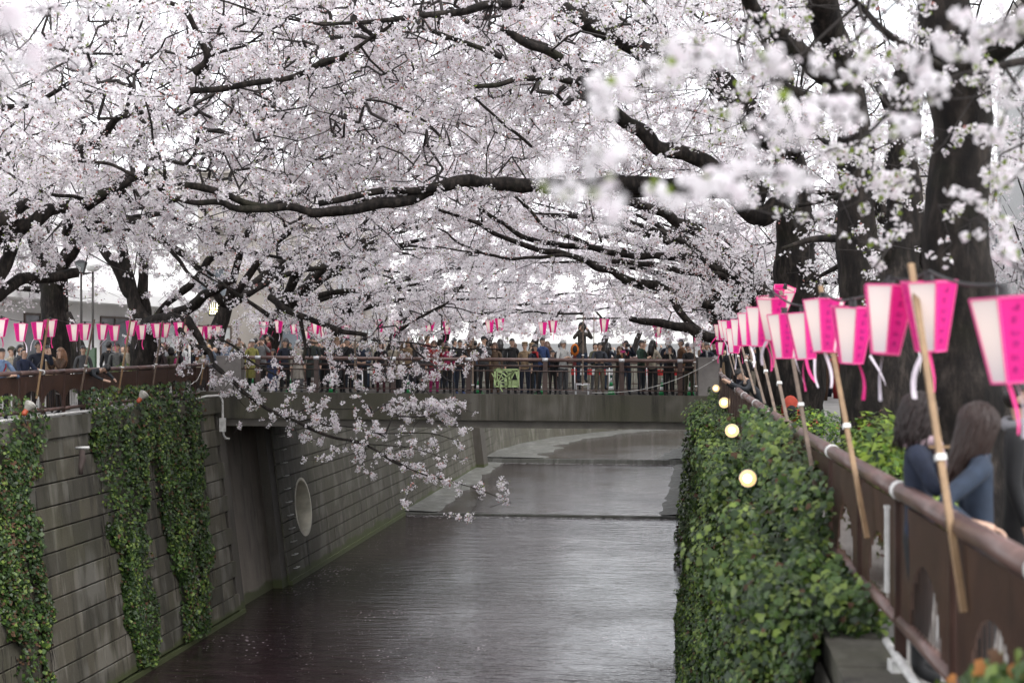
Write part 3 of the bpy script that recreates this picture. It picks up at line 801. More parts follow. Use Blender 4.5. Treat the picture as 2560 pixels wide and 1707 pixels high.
# --- left bank
T0 = can(-16.3, 28.5, LG)
def above_window(a):
    """keep the far-left crown off the view between trunk and railing"""
    return (a[:, 2] > 9.55)
cherry('big dark cherry tree leaning in at the left edge with a cut stub', T0,
       ([T0, T0 + Vector((.3, .4, 1.8)), T0 + Vector((.9, .8, 3.4)), T0 + Vector((1.6, 1.2, 4.6))], [.5, .38, .34, .30]),
       [('D', [(-900, 1000), (-400, 1180), (-60, 1180), (60, 1100), (200, 1020), (400, 1005), (665, 985)], 120, 88, 29, 32),
        ('D', [(-700, 900), (-300, 700), (0, 520), (120, 440), (260, 360), (400, 290)], 190, 60, 29, 30),
        ('D', [(-500, 800), (-200, 620), (60, 560), (260, 540), (400, 440), (560, 400), (740, 370), (860, 300), (960, 260), (1100, 180), (1260, 120)], 150, 50, 29.5, 31),
        ('D', [(-300, 1500), (-60, 1100), (20, 950), (80, 780), (160, 640), (230, 560)], 150, 100, 30, 30.5),
        ('D', [(1000, 240), (870, 330), (700, 420), (620, 520), (560, 640)], 60, 80, 31, 32),
        ('D', [(330, 260), (470, 300), (620, 310), (760, 350)], 30, 38, 29, 30.5),
        ('A', [(-200, 900), (0, 720), (200, 690), (420, 560), (640, 420)], 50, 20, 27, 26),
        ('A', [(500, 980), (640, 920), (780, 780), (930, 740)], 70, 30, 30.5, 29)],
       [ell((-12.0, 31.5, 13.9), (6.2, 4.5, 4.4), 1700), ell((-8.5, 30, 15.5), (6, 4, 3), 450), ell((-11, 22, 13.2), (3.5, 3, 1.6), 130), ell((-14.5, 28, 13.6), (4.0, 4, 3.4), 650)], 58000, near_limb=300, limb_spread=.6, cull=lambda a: (a[:, 2] > 9.8) | ((a[:, 2] > 9.2) & (rng.uniform(size=len(a)) < .25)), frac=(.60, .32, .04, .04))
tp, tr = zt('D', [(470, 1700), (470, 1500), (450, 1300), (440, 1100), (400, 900), (330, 740), (290, 620)], [260, 225, 210, 195, 170, 150, 130], [37] * 7)
T1b = ground_pt(tp[0], LG); tp[0] = T1b
cherry('thick dark cherry trunk behind the left railing beside the man in glasses', T1b, (tp, tr),
       [('D', [(450, 1080), (540, 920), (600, 780), (660, 640), (760, 540), (900, 440), (980, 330), (1100, 200)], 150, 70, 37, 36),
        ('D', [(700, 620), (860, 560), (980, 500), (1100, 510), (1240, 545), (1340, 620), (1430, 740), (1520, 850), (1600, 960), (1760, 1090)], 90, 20, 36.8, 34),
        ('D', [(760, 650), (900, 610), (1010, 590), (1150, 620), (1300, 660), (1420, 740), (1560, 830), (1700, 950), (1850, 1040), (1980, 1110)], 40, 10, 36.8, 34),
        ('D', [(1060, 500), (1200, 490), (1380, 465), (1500, 510), (1640, 560), (1870, 630)], 50, 22, 36.5, 34),
        ('A', [(760, 1220), (900, 1340), (1110, 1310), (1200, 1290), (1330, 1280)], 55, 24, 37, 37),
        ('D', [(290, 640), (220, 500), (120, 420), (0, 330)], 110, 60, 37, 35)],
       [ell((-12.5, 38.5, 14.0), (6.4, 4.0, 4.4), 1500), ell((-7, 37, 15.5), (5, 4, 3), 350)], 34000, near_limb=350, limb_spread=.5, cull=lambda a: (a[:, 2] > 10.6) | ((a[:, 2] > 9.0) & (rng.uniform(size=len(a)) < .3)))
tp, tr = zt('D', [(1240, 1750), (1240, 1560), (1220, 1420), (1170, 1300), (1120, 1120), (1080, 950), (1050, 800), (1030, 660), (1020, 560)], [300, 250, 200, 130, 110, 100, 90, 85, 75], [41.8] * 9)
T2b = ground_pt(tp[0], LG); tp[0] = T2b
cherry('forked cherry tree with a long branch drooping over the water by the bridge', T2b, (tp, tr),
       [('D', [(1240, 1400), (1235, 1250), (1215, 1100), (1215, 900), (1215, 760), (1230, 620), (1240, 520)], 100, 66, 41.9, 42.2),
        ('D', [(1140, 1180), (1060, 1060), (990, 930), (910, 800), (840, 680), (800, 600)], 95, 62, 41.8, 41.5),
        ('D', [(1260, 1420), (1360, 1380), (1470, 1340), (1600, 1250), (1740, 1160), (1860, 1090), (1990, 1020)], 130, 66, 41.6, 39.5),
        ('D', [(1290, 1390), (1380, 1270), (1500, 1170), (1620, 1060), (1720, 950), (1800, 830), (1920, 730), (2000, 600), (2100, 470), (2170, 360)], 60, 66, 41.9, 42),
        ('D', [(1880, 760), (2000, 770), (2182, 800), (2500, 850)], 50, 25, 42, 41),
        ('D', [(1480, 1360), (1580, 1370), (1680, 1500), (1760, 1640)], 90, 60, 40.5, 39.5),
        ('F', [(-330, 130), (-250, 260), (-120, 380), (0, 440), (60, 550), (130, 620), (210, 690), (330, 810), (480, 920), (650, 1010), (830, 1090), (980, 1165), (1200, 1240), (1420, 1280), (1650, 1410), (1850, 1510)], 58, 18, 39.8, 36),
        ('G', [(1130, 190), (1230, 215), (1340, 290), (1450, 350), (1620, 420), (1800, 470), (1950, 510), (2100, 560), (2290, 640)], 16, 5, 36, 34.5),
        ('G', [(1230, 205), (1400, 220), (1540, 235), (1700, 275), (1830, 330)], 9, 4, 36, 35.4),
        ('F', [(830, 1085), (940, 1060), (1100, 1120), (1300, 1130), (1500, 1180), (1700, 1190), (2050, 1190), (2300, 1260)], 14, 8, 37.5, 35.5),
        ('F', [(650, 1000), (800, 1000), (960, 950), (1150, 965), (1300, 965), (1500, 960)], 10, 5, 38, 36.5),
        ('D', [(1560, 830), (1760, 950), (1960, 1110), (2150, 1230), (2300, 1330)], 22, 40, 38, 38),
        ('F', [(560, -60), (640, 0), (760, 70), (870, 120), (1100, 200), (1250, 250), (1450, 290)], 70, 42, 38.5, 37.5),
        ('F', [(850, 120), (870, 260), (895, 400), (880, 510)], 42, 24, 38.2, 38),
        ('F', [(80, 290), (130, 330), (250, 400), (400, 530), (560, 620), (700, 690), (850, 740), (1050, 790)], 28, 6, 39, 37),
        ('F', [(1760, 250), (1900, 150), (2050, 70), (2190, 0)], 22, 22, 38.5, 38.5),
        ('F', [(1500, 330), (1760, 350), (1950, 370), (2100, 400), (2350, 415), (2800, 420)], 14, 14, 38, 37),
        ('F', [(220, 700), (240, 800), (300, 900), (370, 965)], 14, 5, 39, 38.7)],
       [ell((-9.5, 44, 13.6), (6, 4, 3.6), 1000), ell((-8.3, 39.0, 8.6), (3.4, 1.6, 1.1), 330), ell((-6.8, 37.0, 6.3), (1.4, .8, .40), 150), ell((-7.6, 37.6, 7.2), (2.0, .8, .5), 90)],
       34000, near_limb=600, limb_spread=.42, clump=7, jit=.036, pr=.045, cull=lambda a: (a[:, 2] > 9.6) | (a[:, 0] > -11.4))
# --- right bank
tp, tr = zt('C', [(1060, 2200), (1070, 1900), (1080, 1650), (1060, 1400), (1060, 1200), (1050, 1060), (1020, 900), (940, 760)], [330, 290, 260, 215, 195, 185, 190, 190], [31.5] * 8)
Tb = ground_pt(tp[0], RG); tp[0] = Tb
cherry('massive cherry tree on the right bank whose long limb arches over the canal', Tb, (tp, tr),
       [('C', [(960, 780), (820, 640), (700, 500), (580, 380), (420, 320), (200, 260), (0, 160), (-200, 60)], 170, 90, 31.4, 29),
        ('C', [(1040, 860), (1060, 640), (1010, 420), (930, 250), (850, 60), (800, -100)], 120, 80, 31.2, 30),
        ('C', [(1000, 1080), (880, 1180), (780, 1100), (640, 940), (500, 870), (330, 800), (160, 680), (0, 560), (-60, 500), (-130, 440)], 120, 55, 31.5, 30),
        ('C', [(900, 1060), (700, 1020), (480, 1010), (300, 1020), (120, 1040)], 150, 95, 31.6, 31.4),
        ('B', [(2247, 1225), (2000, 1215), (1800, 1210), (1600, 1225), (1450, 1215), (1300, 1200), (1150, 1200), (1000, 1195), (850, 1210), (700, 1250), (600, 1290), (500, 1325), (300, 1365), (100, 1390), (-60, 1390)], 112, 62, 31.2, 29.5),
        ('A', [(2247, 1375), (2080, 1392), (1900, 1355), (1760, 1360), (1640, 1365), (1520, 1360), (1430, 1330), (1280, 1325), (1150, 1290), (1060, 1245), (900, 1160), (740, 1080), (600, 1060), (480, 1050)], 62, 16, 29.5, 28),
        ('A', [(1900, 1350), (1740, 1350), (1600, 1320), (1500, 1290), (1380, 1240), (1200, 1210)], 46, 50, 29.3, 28.8),
        ('A', [(1060, 1245), (1072, 1150), (1070, 1060), (1010, 950), (990, 820), (960, 690), (930, 580), (880, 480), (830, 410)], 26, 8, 28.4, 27.6),
        ('A', [(1140, 1010), (1280, 960), (1440, 890), (1600, 845), (1740, 815)], 9, 4, 28.2, 27.6),
        ('B', [(0, 1335), (150, 1310), (300, 1270), (450, 1250), (620, 1240), (800, 1230)], 40, 50, 29.5, 30),
        ('B', [(0, 150), (250, 150), (430, 135), (600, 110), (800, 90), (1050, 45), (1250, 20)], 22, 60, 28, 29.5),
        ('A', [(1380, -10), (1500, 20), (1700, 90), (1900, 130), (2090, 160), (2250, 150)], 10, 22, 27, 28),
        ('A', [(1240, 600), (1400, 580), (1560, 560), (1720, 530), (1900, 505), (2000, 465), (2120, 410), (2247, 390)], 44, 36, 28.2, 28.8),
        ('B', [(0, 440), (120, 390), (230, 325), (330, 250), (430, 190), (480, 150)], 34, 22, 28.8, 28.6),
        ('A', [(1270, 480), (1340, 420), (1350, 360), (1310, 260), (1270, 180), (1220, 90), (1140, 30), (1020, 5)], 62, 22, 28.3, 27.5),
        ('A', [(1350, 400), (1430, 350), (1500, 330), (1600, 300), (1720, 220)], 26, 14, 28.2, 28),
        ('B', [(720, 200), (900, 270), (1020, 310), (1100, 350), (1180, 380)], 30, 36, 28, 28.5),
        ('B', [(1180, 180), (1330, 270), (1460, 330), (1560, 390)], 50, 60, 28.5, 29),
        ('B', [(1010, 570), (1150, 560), (1260, 530), (1380, 515), (1520, 515), (1650, 530)], 30, 46, 28.2, 29),
        ('B', [(1000, 635), (1100, 720), (1200, 810), (1290, 880), (1380, 960)], 18, 20, 28, 29.2),
        ('B', [(270, 655), (420, 670), (560, 730), (660, 780), (740, 850), (810, 925)], 14, 20, 28.6, 29),
        ('B', [(1280, 240), (1400, 280), (1480, 320)], 40, 60, 29, 29)],
       [ell((-3.5, 32.5, 15.2), (8.2, 3.4, 3.9), 2700), ell((-7.5, 30.5, 14.0), (4.5, 2.5, 2.6), 500), ell((-3, 27, 15.2), (6, 2, 1.8), 220), ell((-4, 37, 16.6), (9, 3, 3.0), 900)], 74000, near_limb=550, limb_spread=.5,
       cull=lambda a: a[:, 2] > np.where(a[:, 0] < 3, 10.9, 9.6))
tp, tr = zt('C', [(1560, 2600), (1540, 2200), (1500, 1800), (1420, 1500), (1400, 1200), (1395, 950), (1380, 700), (1330, 420), (1240, 150), (1180, -60)], [520, 440, 380, 250, 215, 195, 185, 190, 180, 170], [18.4] * 8 + [18, 17.5])
Tb = ground_pt(tp[0], RG); tp[0] = Tb
cherry('twin stemmed cherry tree between the arching tree and the thick near trunk', Tb, (tp, tr),
       [('C', [(1520, 1640), (1600, 1450), (1640, 1250), (1640, 1050), (1650, 850), (1640, 600), (1700, 300)], 250, 150, 18.4, 19),
        ('C', [(1340, 520), (1200, 380), (1040, 260), (900, 120), (780, -60)], 120, 80, 18, 16),
        ('C', [(1380, 760), (1280, 620), (1100, 520), (940, 440)], 90, 40, 18.4, 17)],
       [ell((.8, 19, 12.6), (3.4, 3.6, 2.4), 170), ell((2.6, 18.5, 9.7), (1.5, 2.5, 1.6), 80)], 1900, K=9, pent=False, near_limb=60, limb_spread=.6, pr=.050, pet=.017, step=.35, tipr=.003, frac=(.64, .25, .01, .10))
tp, tr = zt('C', [(2010, 3000), (1990, 2500), (1970, 2000), (1960, 1600), (1945, 1300), (1950, 1000), (1960, 800), (1960, 600), (1930, 400), (1880, 150), (1850, -80)], [620, 520, 440, 370, 345, 330, 330, 320, 330, 300, 280], [12] * 11)
Tb = ground_pt(tp[0], RG); tp[0] = Tb
cherry('nearest dark cherry trunk on the right bank behind the woman in navy', Tb, (tp, tr),
       [('C', [(1960, 460), (2080, 360), (2200, 250), (2400, 100)], 150, 120, 12, 11),
        ('C', [(1920, 420), (1780, 330), (1640, 240), (1500, 130), (1380, 0)], 60, 30, 12, 10),
        ('C', [(2308, 330), (2100, 385), (1900, 440), (1720, 500), (1600, 580), (1500, 690), (1380, 800)], 46, 16, 9.0, 8.0)],
       [ell((1.6, 10.5, 10.2), (2.0, 2.6, 1.5), 110), ell((2.6, 9.5, 9.0), (1.0, 2.0, 1.0), 90), ell((.6, 9.5, 10.6), (1.8, 1.8, .8), 40), ell((4.2, 12.5, 10.3), (1.3, 2.5, 2.4), 130)], 1500, K=9, pent=True, pr=.048, pet=.0165, step=.3, tipr=.0028, near_limb=20, limb_spread=.5, frac=(.62, .235, .01, .135))
# extra blossom added over the nearest tree, above the view, to shade the near bank
tree3 = [o for o in COL.objects if o.name.startswith('cherry_tree')][-1]
for (cu, cv, cz, ru_, rv_, rz_, n) in ((0, 6, 13.6, 7, 8, 1.1, 5200), (3.5, 16, 15.6, 4, 6, 1.2, 2600)):
    nn = n // 8; st = np.stack([rng.uniform(-1, 1, nn) * ru_ + cu, rng.uniform(-1, 1, nn) * rv_ + cv, rng.uniform(-1, 1, nn) * rz_ + cz], 1)
    poms('blossom', can_np(st)[rng.integers(0, nn, n)] + rng.normal(size=(n, 3)) * .22, .16, 4, tree3, tuple(tree3.location), False, .06)
# tree standing behind the arching one, at the end of the bridge
tp, tr = zt('E', [(2560, 1700), (2540, 1300), (2480, 1000), (2400, 850), (2330, 740), (2260, 640)], [230, 200, 180, 170, 160, 130], [44] * 6)
Tb = ground_pt(tp[0], RG); tp[0] = Tb
cherry('cherry tree at the right end of the bridge with a tangle of level limbs', Tb, (tp, tr),
       [('E', [(2330, 740), (2200, 620), (2080, 530), (1960, 460), (1860, 400), (1760, 350), (1640, 310), (1540, 270), (1440, 250)], 90, 62, 43.8, 42),
        ('E', [(2300, 800), (2150, 740), (2050, 650), (1900, 662), (1720, 665), (1560, 655), (1450, 630), (1300, 600), (1150, 590), (1050, 575), (950, 555), (850, 530), (770, 480), (700, 430), (620, 385), (560, 340), (520, 300), (480, 265)], 56, 22, 43.6, 42),
        ('E', [(2320, 1000), (2100, 980), (1900, 920), (1760, 868), (1680, 850), (1600, 840), (1520, 800), (1450, 770), (1350, 735), (1270, 690), (1150, 650), (1000, 620), (850, 590), (750, 550), (650, 505), (590, 470), (540, 440), (440, 400), (350, 370), (260, 340)], 70, 18, 43.4, 41.5),
        ('E', [(1250, 690), (1150, 662), (1000, 662), (900, 665), (800, 680), (720, 675), (640, 655), (560, 635), (450, 590), (390, 560), (350, 530), (320, 500), (250, 465)], 30, 10, 42.2, 41.5),
        ('E', [(600, 640), (500, 632), (400, 620), (320, 605), (240, 592)], 14, 10, 41.6, 41.3),
        ('E', [(2250, 820), (2170, 780), (2000, 772), (1850, 752), (1700, 715), (1560, 700), (1450, 700)], 50, 34, 43.6, 42.6),
        ('E', [(1290, 580), (1200, 540), (1100, 510), (1050, 495), (1000, 470), (950, 420), (900, 360), (840, 300), (770, 240)], 34, 18, 42.6, 42),
        ('E', [(2560, 1180), (2400, 1230), (2200, 1222), (2050, 1190), (1980, 1150), (1900, 1130), (1800, 1110), (1700, 1100), (1640, 1095), (1570, 1088)], 90, 40, 42.5, 41),
        ('E', [(1250, 1050), (1100, 1055), (1000, 1050), (900, 1038), (800, 1050)], 16, 10, 42, 42),
        ('E', [(2050, 1180), (1960, 1100), (1900, 1000), (1840, 900)], 44, 60, 42.4, 43),
        ('E', [(1380, 570), (1350, 480), (1320, 400), (1300, 310), (1290, 240)], 16, 12, 42.5, 42.4),
        ('E', [(560, 430), (556, 350), (550, 280), (560, 230)], 18, 12, 42, 42),
        ('E', [(0, 1170), (90, 1110), (200, 1050), (300, 1000), (380, 915), (430, 840), (470, 790), (510, 690)], 22, 6, 40, 41),
        ('E', [(300, 1005), (420, 1020), (520, 1050), (640, 1045), (760, 1010)], 10, 5, 40.6, 40.8)],
       [ell((-2.2, 43.5, 13.2), (7.0, 4.5, 2.6), 700), ell((1.0, 42.8, 10.3), (2.6, 2.0, 1.5), 260), ell((-1.0, 41.5, 9.4), (2.4, 1.2, .5), 70)], 24000, near_limb=700, limb_spread=.42, cull=lambda a: (a[:, 2] > 11.6) | (a[:, 0] > 2.2) | (rng.uniform(size=len(a)) < .45))

# --- trees beyond the bridge, both banks: own trunk and limbs each
def far_tree(u, v, side, seed, npom, K=3, pr=.09, pet=.03, natt=420, zc=13.2, rz=5.4, ru=6.5, rv_=5.5, label='', reach=5.0):
    r_ = random.Random(seed); b0 = can(u, v, LG if side < 0 else RG)
    s = -side
    tr_ = [b0, b0 + Vector(DU) * s * .4 + Vector((0, 0, 1.6)), b0 + Vector(DU) * s * .9 + Vector((0, 0, 3.0))]
    top = tr_[-1]; limbs = []
    for k in range(6):
        a = r_.uniform(-1.2, 1.2); d = Vector(DU) * s * math.cos(a) + Vector(DV) * math.sin(a)
        L = r_.uniform(.7, 1.15) * reach * 1.25; h = r_.uniform(.6, 4.5)
        if k == 5: d = -d * .5
        p1 = top + d * L * .3 + Vector((0, 0, h * .55 + .2)); p2 = top + d * L * .65 + Vector((0, 0, h * .9)) + Vector((r_.uniform(-.5, .5), r_.uniform(-.5, .5), 0)); p3 = top + d * L + Vector((0, 0, h + r_.uniform(-.6, .6)))
        limbs.append(([top, p1, p2, p3], [.16, .11, .07, .03]))
    cu = u + s * reach * .85
    cherry(label, b0, (tr_, [.42, .33, .27]), limbs, [ell((cu, v, zc), (ru, rv_, rz), natt)], npom, K=K, pr=pr, pet=pet, step=.8, tipr=.006, near_limb=int(natt * .2), limb_spread=.8, trunk_n=9, frac=(.72, .24, .03, .01), jit=.10,
           cull=lambda a: (a[:, 2] > 8.2) & ~((a @ DV > 72) & (a @ DV < 112) & (a @ DU > -9.0) & (a @ DU < 2.5)) & ~((a @ DV >= 100) & (a[:, 2] > 12.3)))  # crowns cut open over the canal so the water mirrors bright sky
FT = [(-16.3, 53, -1, 10500, 'left'), (2.6, 55, 1, 9500, 'right'), (-16.3, 63, -1, 8000, 'left'), (2.6, 66, 1, 8000, 'right'), (-16.0, 75, -1, 7000, 'left'), (2.8, 78, 1, 7000, 'right'), (-15.8, 89, -1, 6000, 'left'), (2.8, 92, 1, 6000, 'right')]
words_l = ['first', 'second', 'third', 'fourth']
for i, (u, v, sd, n, nm) in enumerate(FT):
    far_tree(u, v, sd, 100 + i, n, label=f'{words_l[i // 2]} blossoming cherry tree beyond the bridge on the {nm} bank', pr=.10 + .0010 * (v - 50), pet=.042 + .0005 * (v - 50), natt=430, reach=6.2, ru=7.2)
for i, (u, v, sd, lb) in enumerate([(-17.5, 50, -1, 'tall cherry tree just beyond the bridge, left bank, rising over its neighbours'), (4.0, 51, 1, 'tall cherry tree just beyond the bridge, right bank, rising over its neighbours'), (-18, 59, -1, 'second tall cherry tree beyond the bridge on the left, behind the lower ones'), (4.2, 61, 1, 'second tall cherry tree beyond the bridge on the right, behind the lower ones')]):
    far_tree(u, v, sd, 400 + i, 6500, label=lb, pr=.11, pet=.045, natt=420, zc=17.2, rz=5.0, ru=8.5, rv_=4.5, reach=8.0)
B2 = [(-15, 104, -1), (7, 106, 1), (-13, 118, -1), (14, 120, 1), (-8, 132, -1), (3, 144, -1), (22, 134, 1), (16, 160, -1), (-6, 160, -1), (-22, 140, -1), (-30, 110, -1), (-26, 84, -1)]
for i, (u, v, sd) in enumerate(B2):
    far_tree(u, v, sd, 200 + i, 2300, label='pale far cherry tree in bloom where the canal bends away', K=3, pr=.22, pet=.115, natt=170, reach=6.5, ru=8, rv_=7, zc=11.6, rz=4.2)
fl = ['on the left before the bend', 'on the right before the bend', 'on the left where the wall turns', 'deep on the right past the bend', 'standing left of centre in the bend', 'closing the view above the mid bridge', 'far right in the bend', 'last on the right in the distance', 'last on the left in the distance', 'behind the left bank row, far back', 'behind the left bank row, by the tall grey building', 'behind the left bank row, beside the shop']
for o, t in zip([o for o in COL.objects if o.get('label', '').startswith('pale far cherry tree')], fl): o['group'] = 'far cherry trees at the bend'; o['label'] = 'pale far cherry tree ' + t
# trees further right along the street behind the near trunks
far_tree(-20.5, 47, 1, 501, 6500, K=3, pr=.09, pet=.042, natt=430, zc=13.2, rz=4.4, ru=4.0, rv_=4.5, reach=2.0, label='slender cherry tree in bloom in front of the long white building')
far_tree(5.4, 27, 1, 502, 6500, K=3, pr=.075, pet=.034, natt=430, zc=14.2, rz=4.2, ru=4.2, rv_=5.0, reach=2.5, label='cherry tree whose high crown fills the gaps between the near right trunks')
for i, (u, v) in enumerate([(6.5, 36), (9.0, 48), (12.0, 30)]):
    far_tree(u, v, 1, 300 + i, 6000 if i < 2 else 4500, K=4, pr=.09, pet=.034, natt=430, zc=11.3, rz=4.3, ru=4.4, rv_=6.0, reach=3.0, label=['cherry tree in bloom across the right hand street, seen between trunks', 'blossoming tree further along the right hand street behind the arching tree', 'blossoming tree at the far right edge by the pale building'][i])

# out-of-focus sprays hanging close to the camera (twigs of the near trees)
def spray(label, lines, n, K=11, pr=.040, pet=.0165, frac=(.80, .165, .0, .035)):
    pts0 = None
    for j, (k, pts, d0, d1) in enumerate(lines):
        q = [P(*zp(k, x, y), d0 + (d1 - d0) * i / max(1, len(pts) - 1)) for i, (x, y) in enumerate(pts)]
        sp = smooth_path(q, 5)
        if pts0 is None:
            pts0 = sp[0]; root = empty('blossom_spray', pts0); tag(root, label, 'branch')
        b = MB(); b.tube([p - pts0 for p in sp], [.007 * (1 - .6 * i / len(sp)) for i in range(len(sp))], 6); b.build('twig', TWIG, root, True)
        nn = int((n[j] if hasattr(n, '__len__') else n) * .29)
        S = np.array([tuple(p) for p in sp]); t = rng.uniform(0, len(S) - 1.001, nn); t = np.round(t * .42 + rng.uniform()) / .42 - 1 + rng.normal(size=nn) * .22; t = np.clip(t, 0, len(S) - 1.01); t = np.minimum(t, len(S) - 1.001)
        i0 = t.astype(int); C = S[i0] + (S[i0 + 1] - S[i0]) * (t - i0)[:, None] + rng.normal(size=(nn, 3)) * .034 * np.array([1, 1, .85])
        poms('blossom', C, pr * rng.uniform(.7, 1.2, nn), K, root, pts0, True, pet, frac=frac)
spray('soft white blossom spray hanging before the upper limbs', [('C', [(1300, 350), (1130, 400), (950, 330), (840, 340), (740, 330), (600, 260)], 4.6, 4.9), ('C', [(600, 300), (450, 330), (330, 370), (200, 400), (60, 460), (-40, 500), (-130, 540)], 4.2, 3.6)], [55, 60])
spray('soft spray of blossom crossing the thick trunk in the middle', [('C', [(1450, 600), (1340, 640), (1200, 650), (1050, 690), (900, 680), (780, 700)], 4.6, 4.2)], [60])
spray('low blurred spray ending in a rounded bunch above the arching limb', [('C', [(1200, 960), (1080, 960), (980, 950), (860, 960), (700, 990), (560, 1000), (440, 1050)], 4.8, 3.8)], [75])
spray('small blurred bunches in front of the arching limb', [('B', [(1760, 1000), (1860, 1030), (1960, 1060), (2060, 1090)], 3.2, 3.0), ('B', [(1740, 1230), (1800, 1200), (1850, 1220)], 2.7, 2.6), ('B', [(1600, 1280), (1620, 1320), (1680, 1360)], 2.9, 2.8)], [12, 8, 10], K=9)
spray('blurred spray hanging down beside the nearest trunk', [('C', [(1850, 420), (1760, 560), (1680, 680), (1660, 780)], 5.0, 5.2), ('C', [(1500, 380), (1600, 440), (1700, 380), (1850, 260), (2000, 180), (2160, 120), (2320, 100)], 5.6, 5.0)], [38, 70])
spray('dim blurred blossom spray in the upper right corner', [('C', [(2320, 60), (2180, 160), (2060, 240), (1950, 300)], 5.0, 5.2), ('C', [(2320, 330), (2240, 480), (2200, 640), (2150, 780)], 5.8, 6.4), ('C', [(2320, 900), (2200, 1020), (2060, 1080), (1900, 1110)], 6.4, 7.0), ('C', [(2300, 1480), (2200, 1400), (2120, 1250), (2060, 1200)], 6.0, 6.6)], [34, 38, 34, 26], frac=(.72, .18, .0, .10))
spray('green leafed spray with few flowers before the trunks', [('C', [(1100, 900), (1250, 820), (1400, 790), (1480, 760)], 9.0, 9.4), ('C', [(820, 1130), (950, 1170), (1160, 1190), (1400, 1300), (1560, 1380)], 9.4, 9.0), ('C', [(1500, 1450), (1600, 1300), (1640, 1150), (1580, 950)], 9.4, 9.8), ('C', [(1500, 240), (1440, 330), (1350, 460), (1200, 520), (1050, 560)], 7.4, 8.2), ('C', [(760, 1060), (900, 1050), (1130, 1000), (1200, 1150), (1240, 1300)], 11, 10)], [36, 26, 46, 60, 44], frac=(.70, .18, .0, .12))
spray('blurred grey lilac blossom bunch at the upper left edge', [('A', [(-160, 200), (-60, 220), (40, 240), (90, 260)], 2.3, 2.3), ('A', [(-120, 470), (-20, 500), (60, 540)], 2.3, 2.2)], [12, 10], K=8, frac=(.52, .47, .0, .01))
spray('half blurred blossom twigs across the upper left corner', [('A', [(-60, 60), (200, 80), (420, 40), (700, 60), (860, 120)], 11, 12), ('A', [(0, 330), (160, 420), (420, 380), (560, 470), (700, 420)], 11, 12.5), ('A', [(-60, 640), (120, 620), (300, 680), (520, 640)], 11.5, 13), ('A', [(500, -20), (520, 150), (540, 340)], 12, 12)], [120, 120, 90, 60], K=9)

# ------------------------------------------------------------------ ivy
def leaves(name, C, N, size, mats, frac, parent, org, fold=.22, aspect=.85, pts5=False):
    n = len(C)
    if n == 0: return
    N = N / np.maximum(np.linalg.norm(N, axis=1, keepdims=True), 1e-6)
    h = rng.normal(size=C.shape) + np.array([0, 0, -1.2]); a = h - N * np.sum(h * N, 1, keepdims=True); a /= np.linalg.norm(a, axis=1, keepdims=True); b = np.cross(N, a)
    s = (np.broadcast_to(size, (n,)) * rng.uniform(.6, 1.2, n) * np.where(rng.uniform(size=n) < .15, 1.5, 1.0))[:, None]
    mi = rng.choice(len(mats), n, p=frac)
    if len(mats) >= 3:      # young growth comes in patches
        pn = np.array([mnoise.noise(Vector(c) * .9) + .6 * mnoise.noise(Vector(c) * 2.7) for c in C]); q = rng.uniform(size=n)
        mi = np.where((pn > .12) & (q < .38) & (mi < 2), mi + 1, mi); mi = np.where((pn < -.12) & (q < .5) & (mi == 2), 0, mi)
    if pts5:
        tip = C + a*s*1.0; base = C - a*s*.55
        l1, r1 = C + b*s*aspect + a*s*.05 - N*s*fold, C - b*s*aspect + a*s*.05 - N*s*fold
        l2, r2 = C + b*s*.62*aspect - a*s*.62 - N*s*fold*.6, C - b*s*.62*aspect - a*s*.62 - N*s*fold*.6
        m1, m2 = C + b*s*.33 + a*s*.38, C - b*s*.33 + a*s*.38
        V = np.stack([base, l2, l1, m1, tip, m2, r1, r2], 1).reshape(-1, 3)
        bs = (np.arange(n) * 8)[:, None]
        Q = np.concatenate([bs + np.array([[0, 1, 2, 3]]), bs + np.array([[0, 3, 4, 5]]), bs + np.array([[0, 5, 6, 7]])], 1).reshape(-1, 4)
        me = np_mesh(name, V - np.array(org), Q, mats, np.repeat(mi, 3))
    else:
        V = np.stack([C - a*s*.6, C + b*s*aspect - N*s*fold, C + a*s, C - b*s*aspect - N*s*fold], 1).reshape(-1, 3)
        Q = (np.arange(n) * 4)[:, None] + np.array([[0, 1, 2, 3]])
        me = np_mesh(name, V - np.array(org), Q, mats, mi)
    o = link(name, me, parent); o['kind'] = 'stuff'; return o
def nz(p, s, o=0): return mnoise.noise(Vector((p[0] * s + o, p[1] * s, 3.3)))
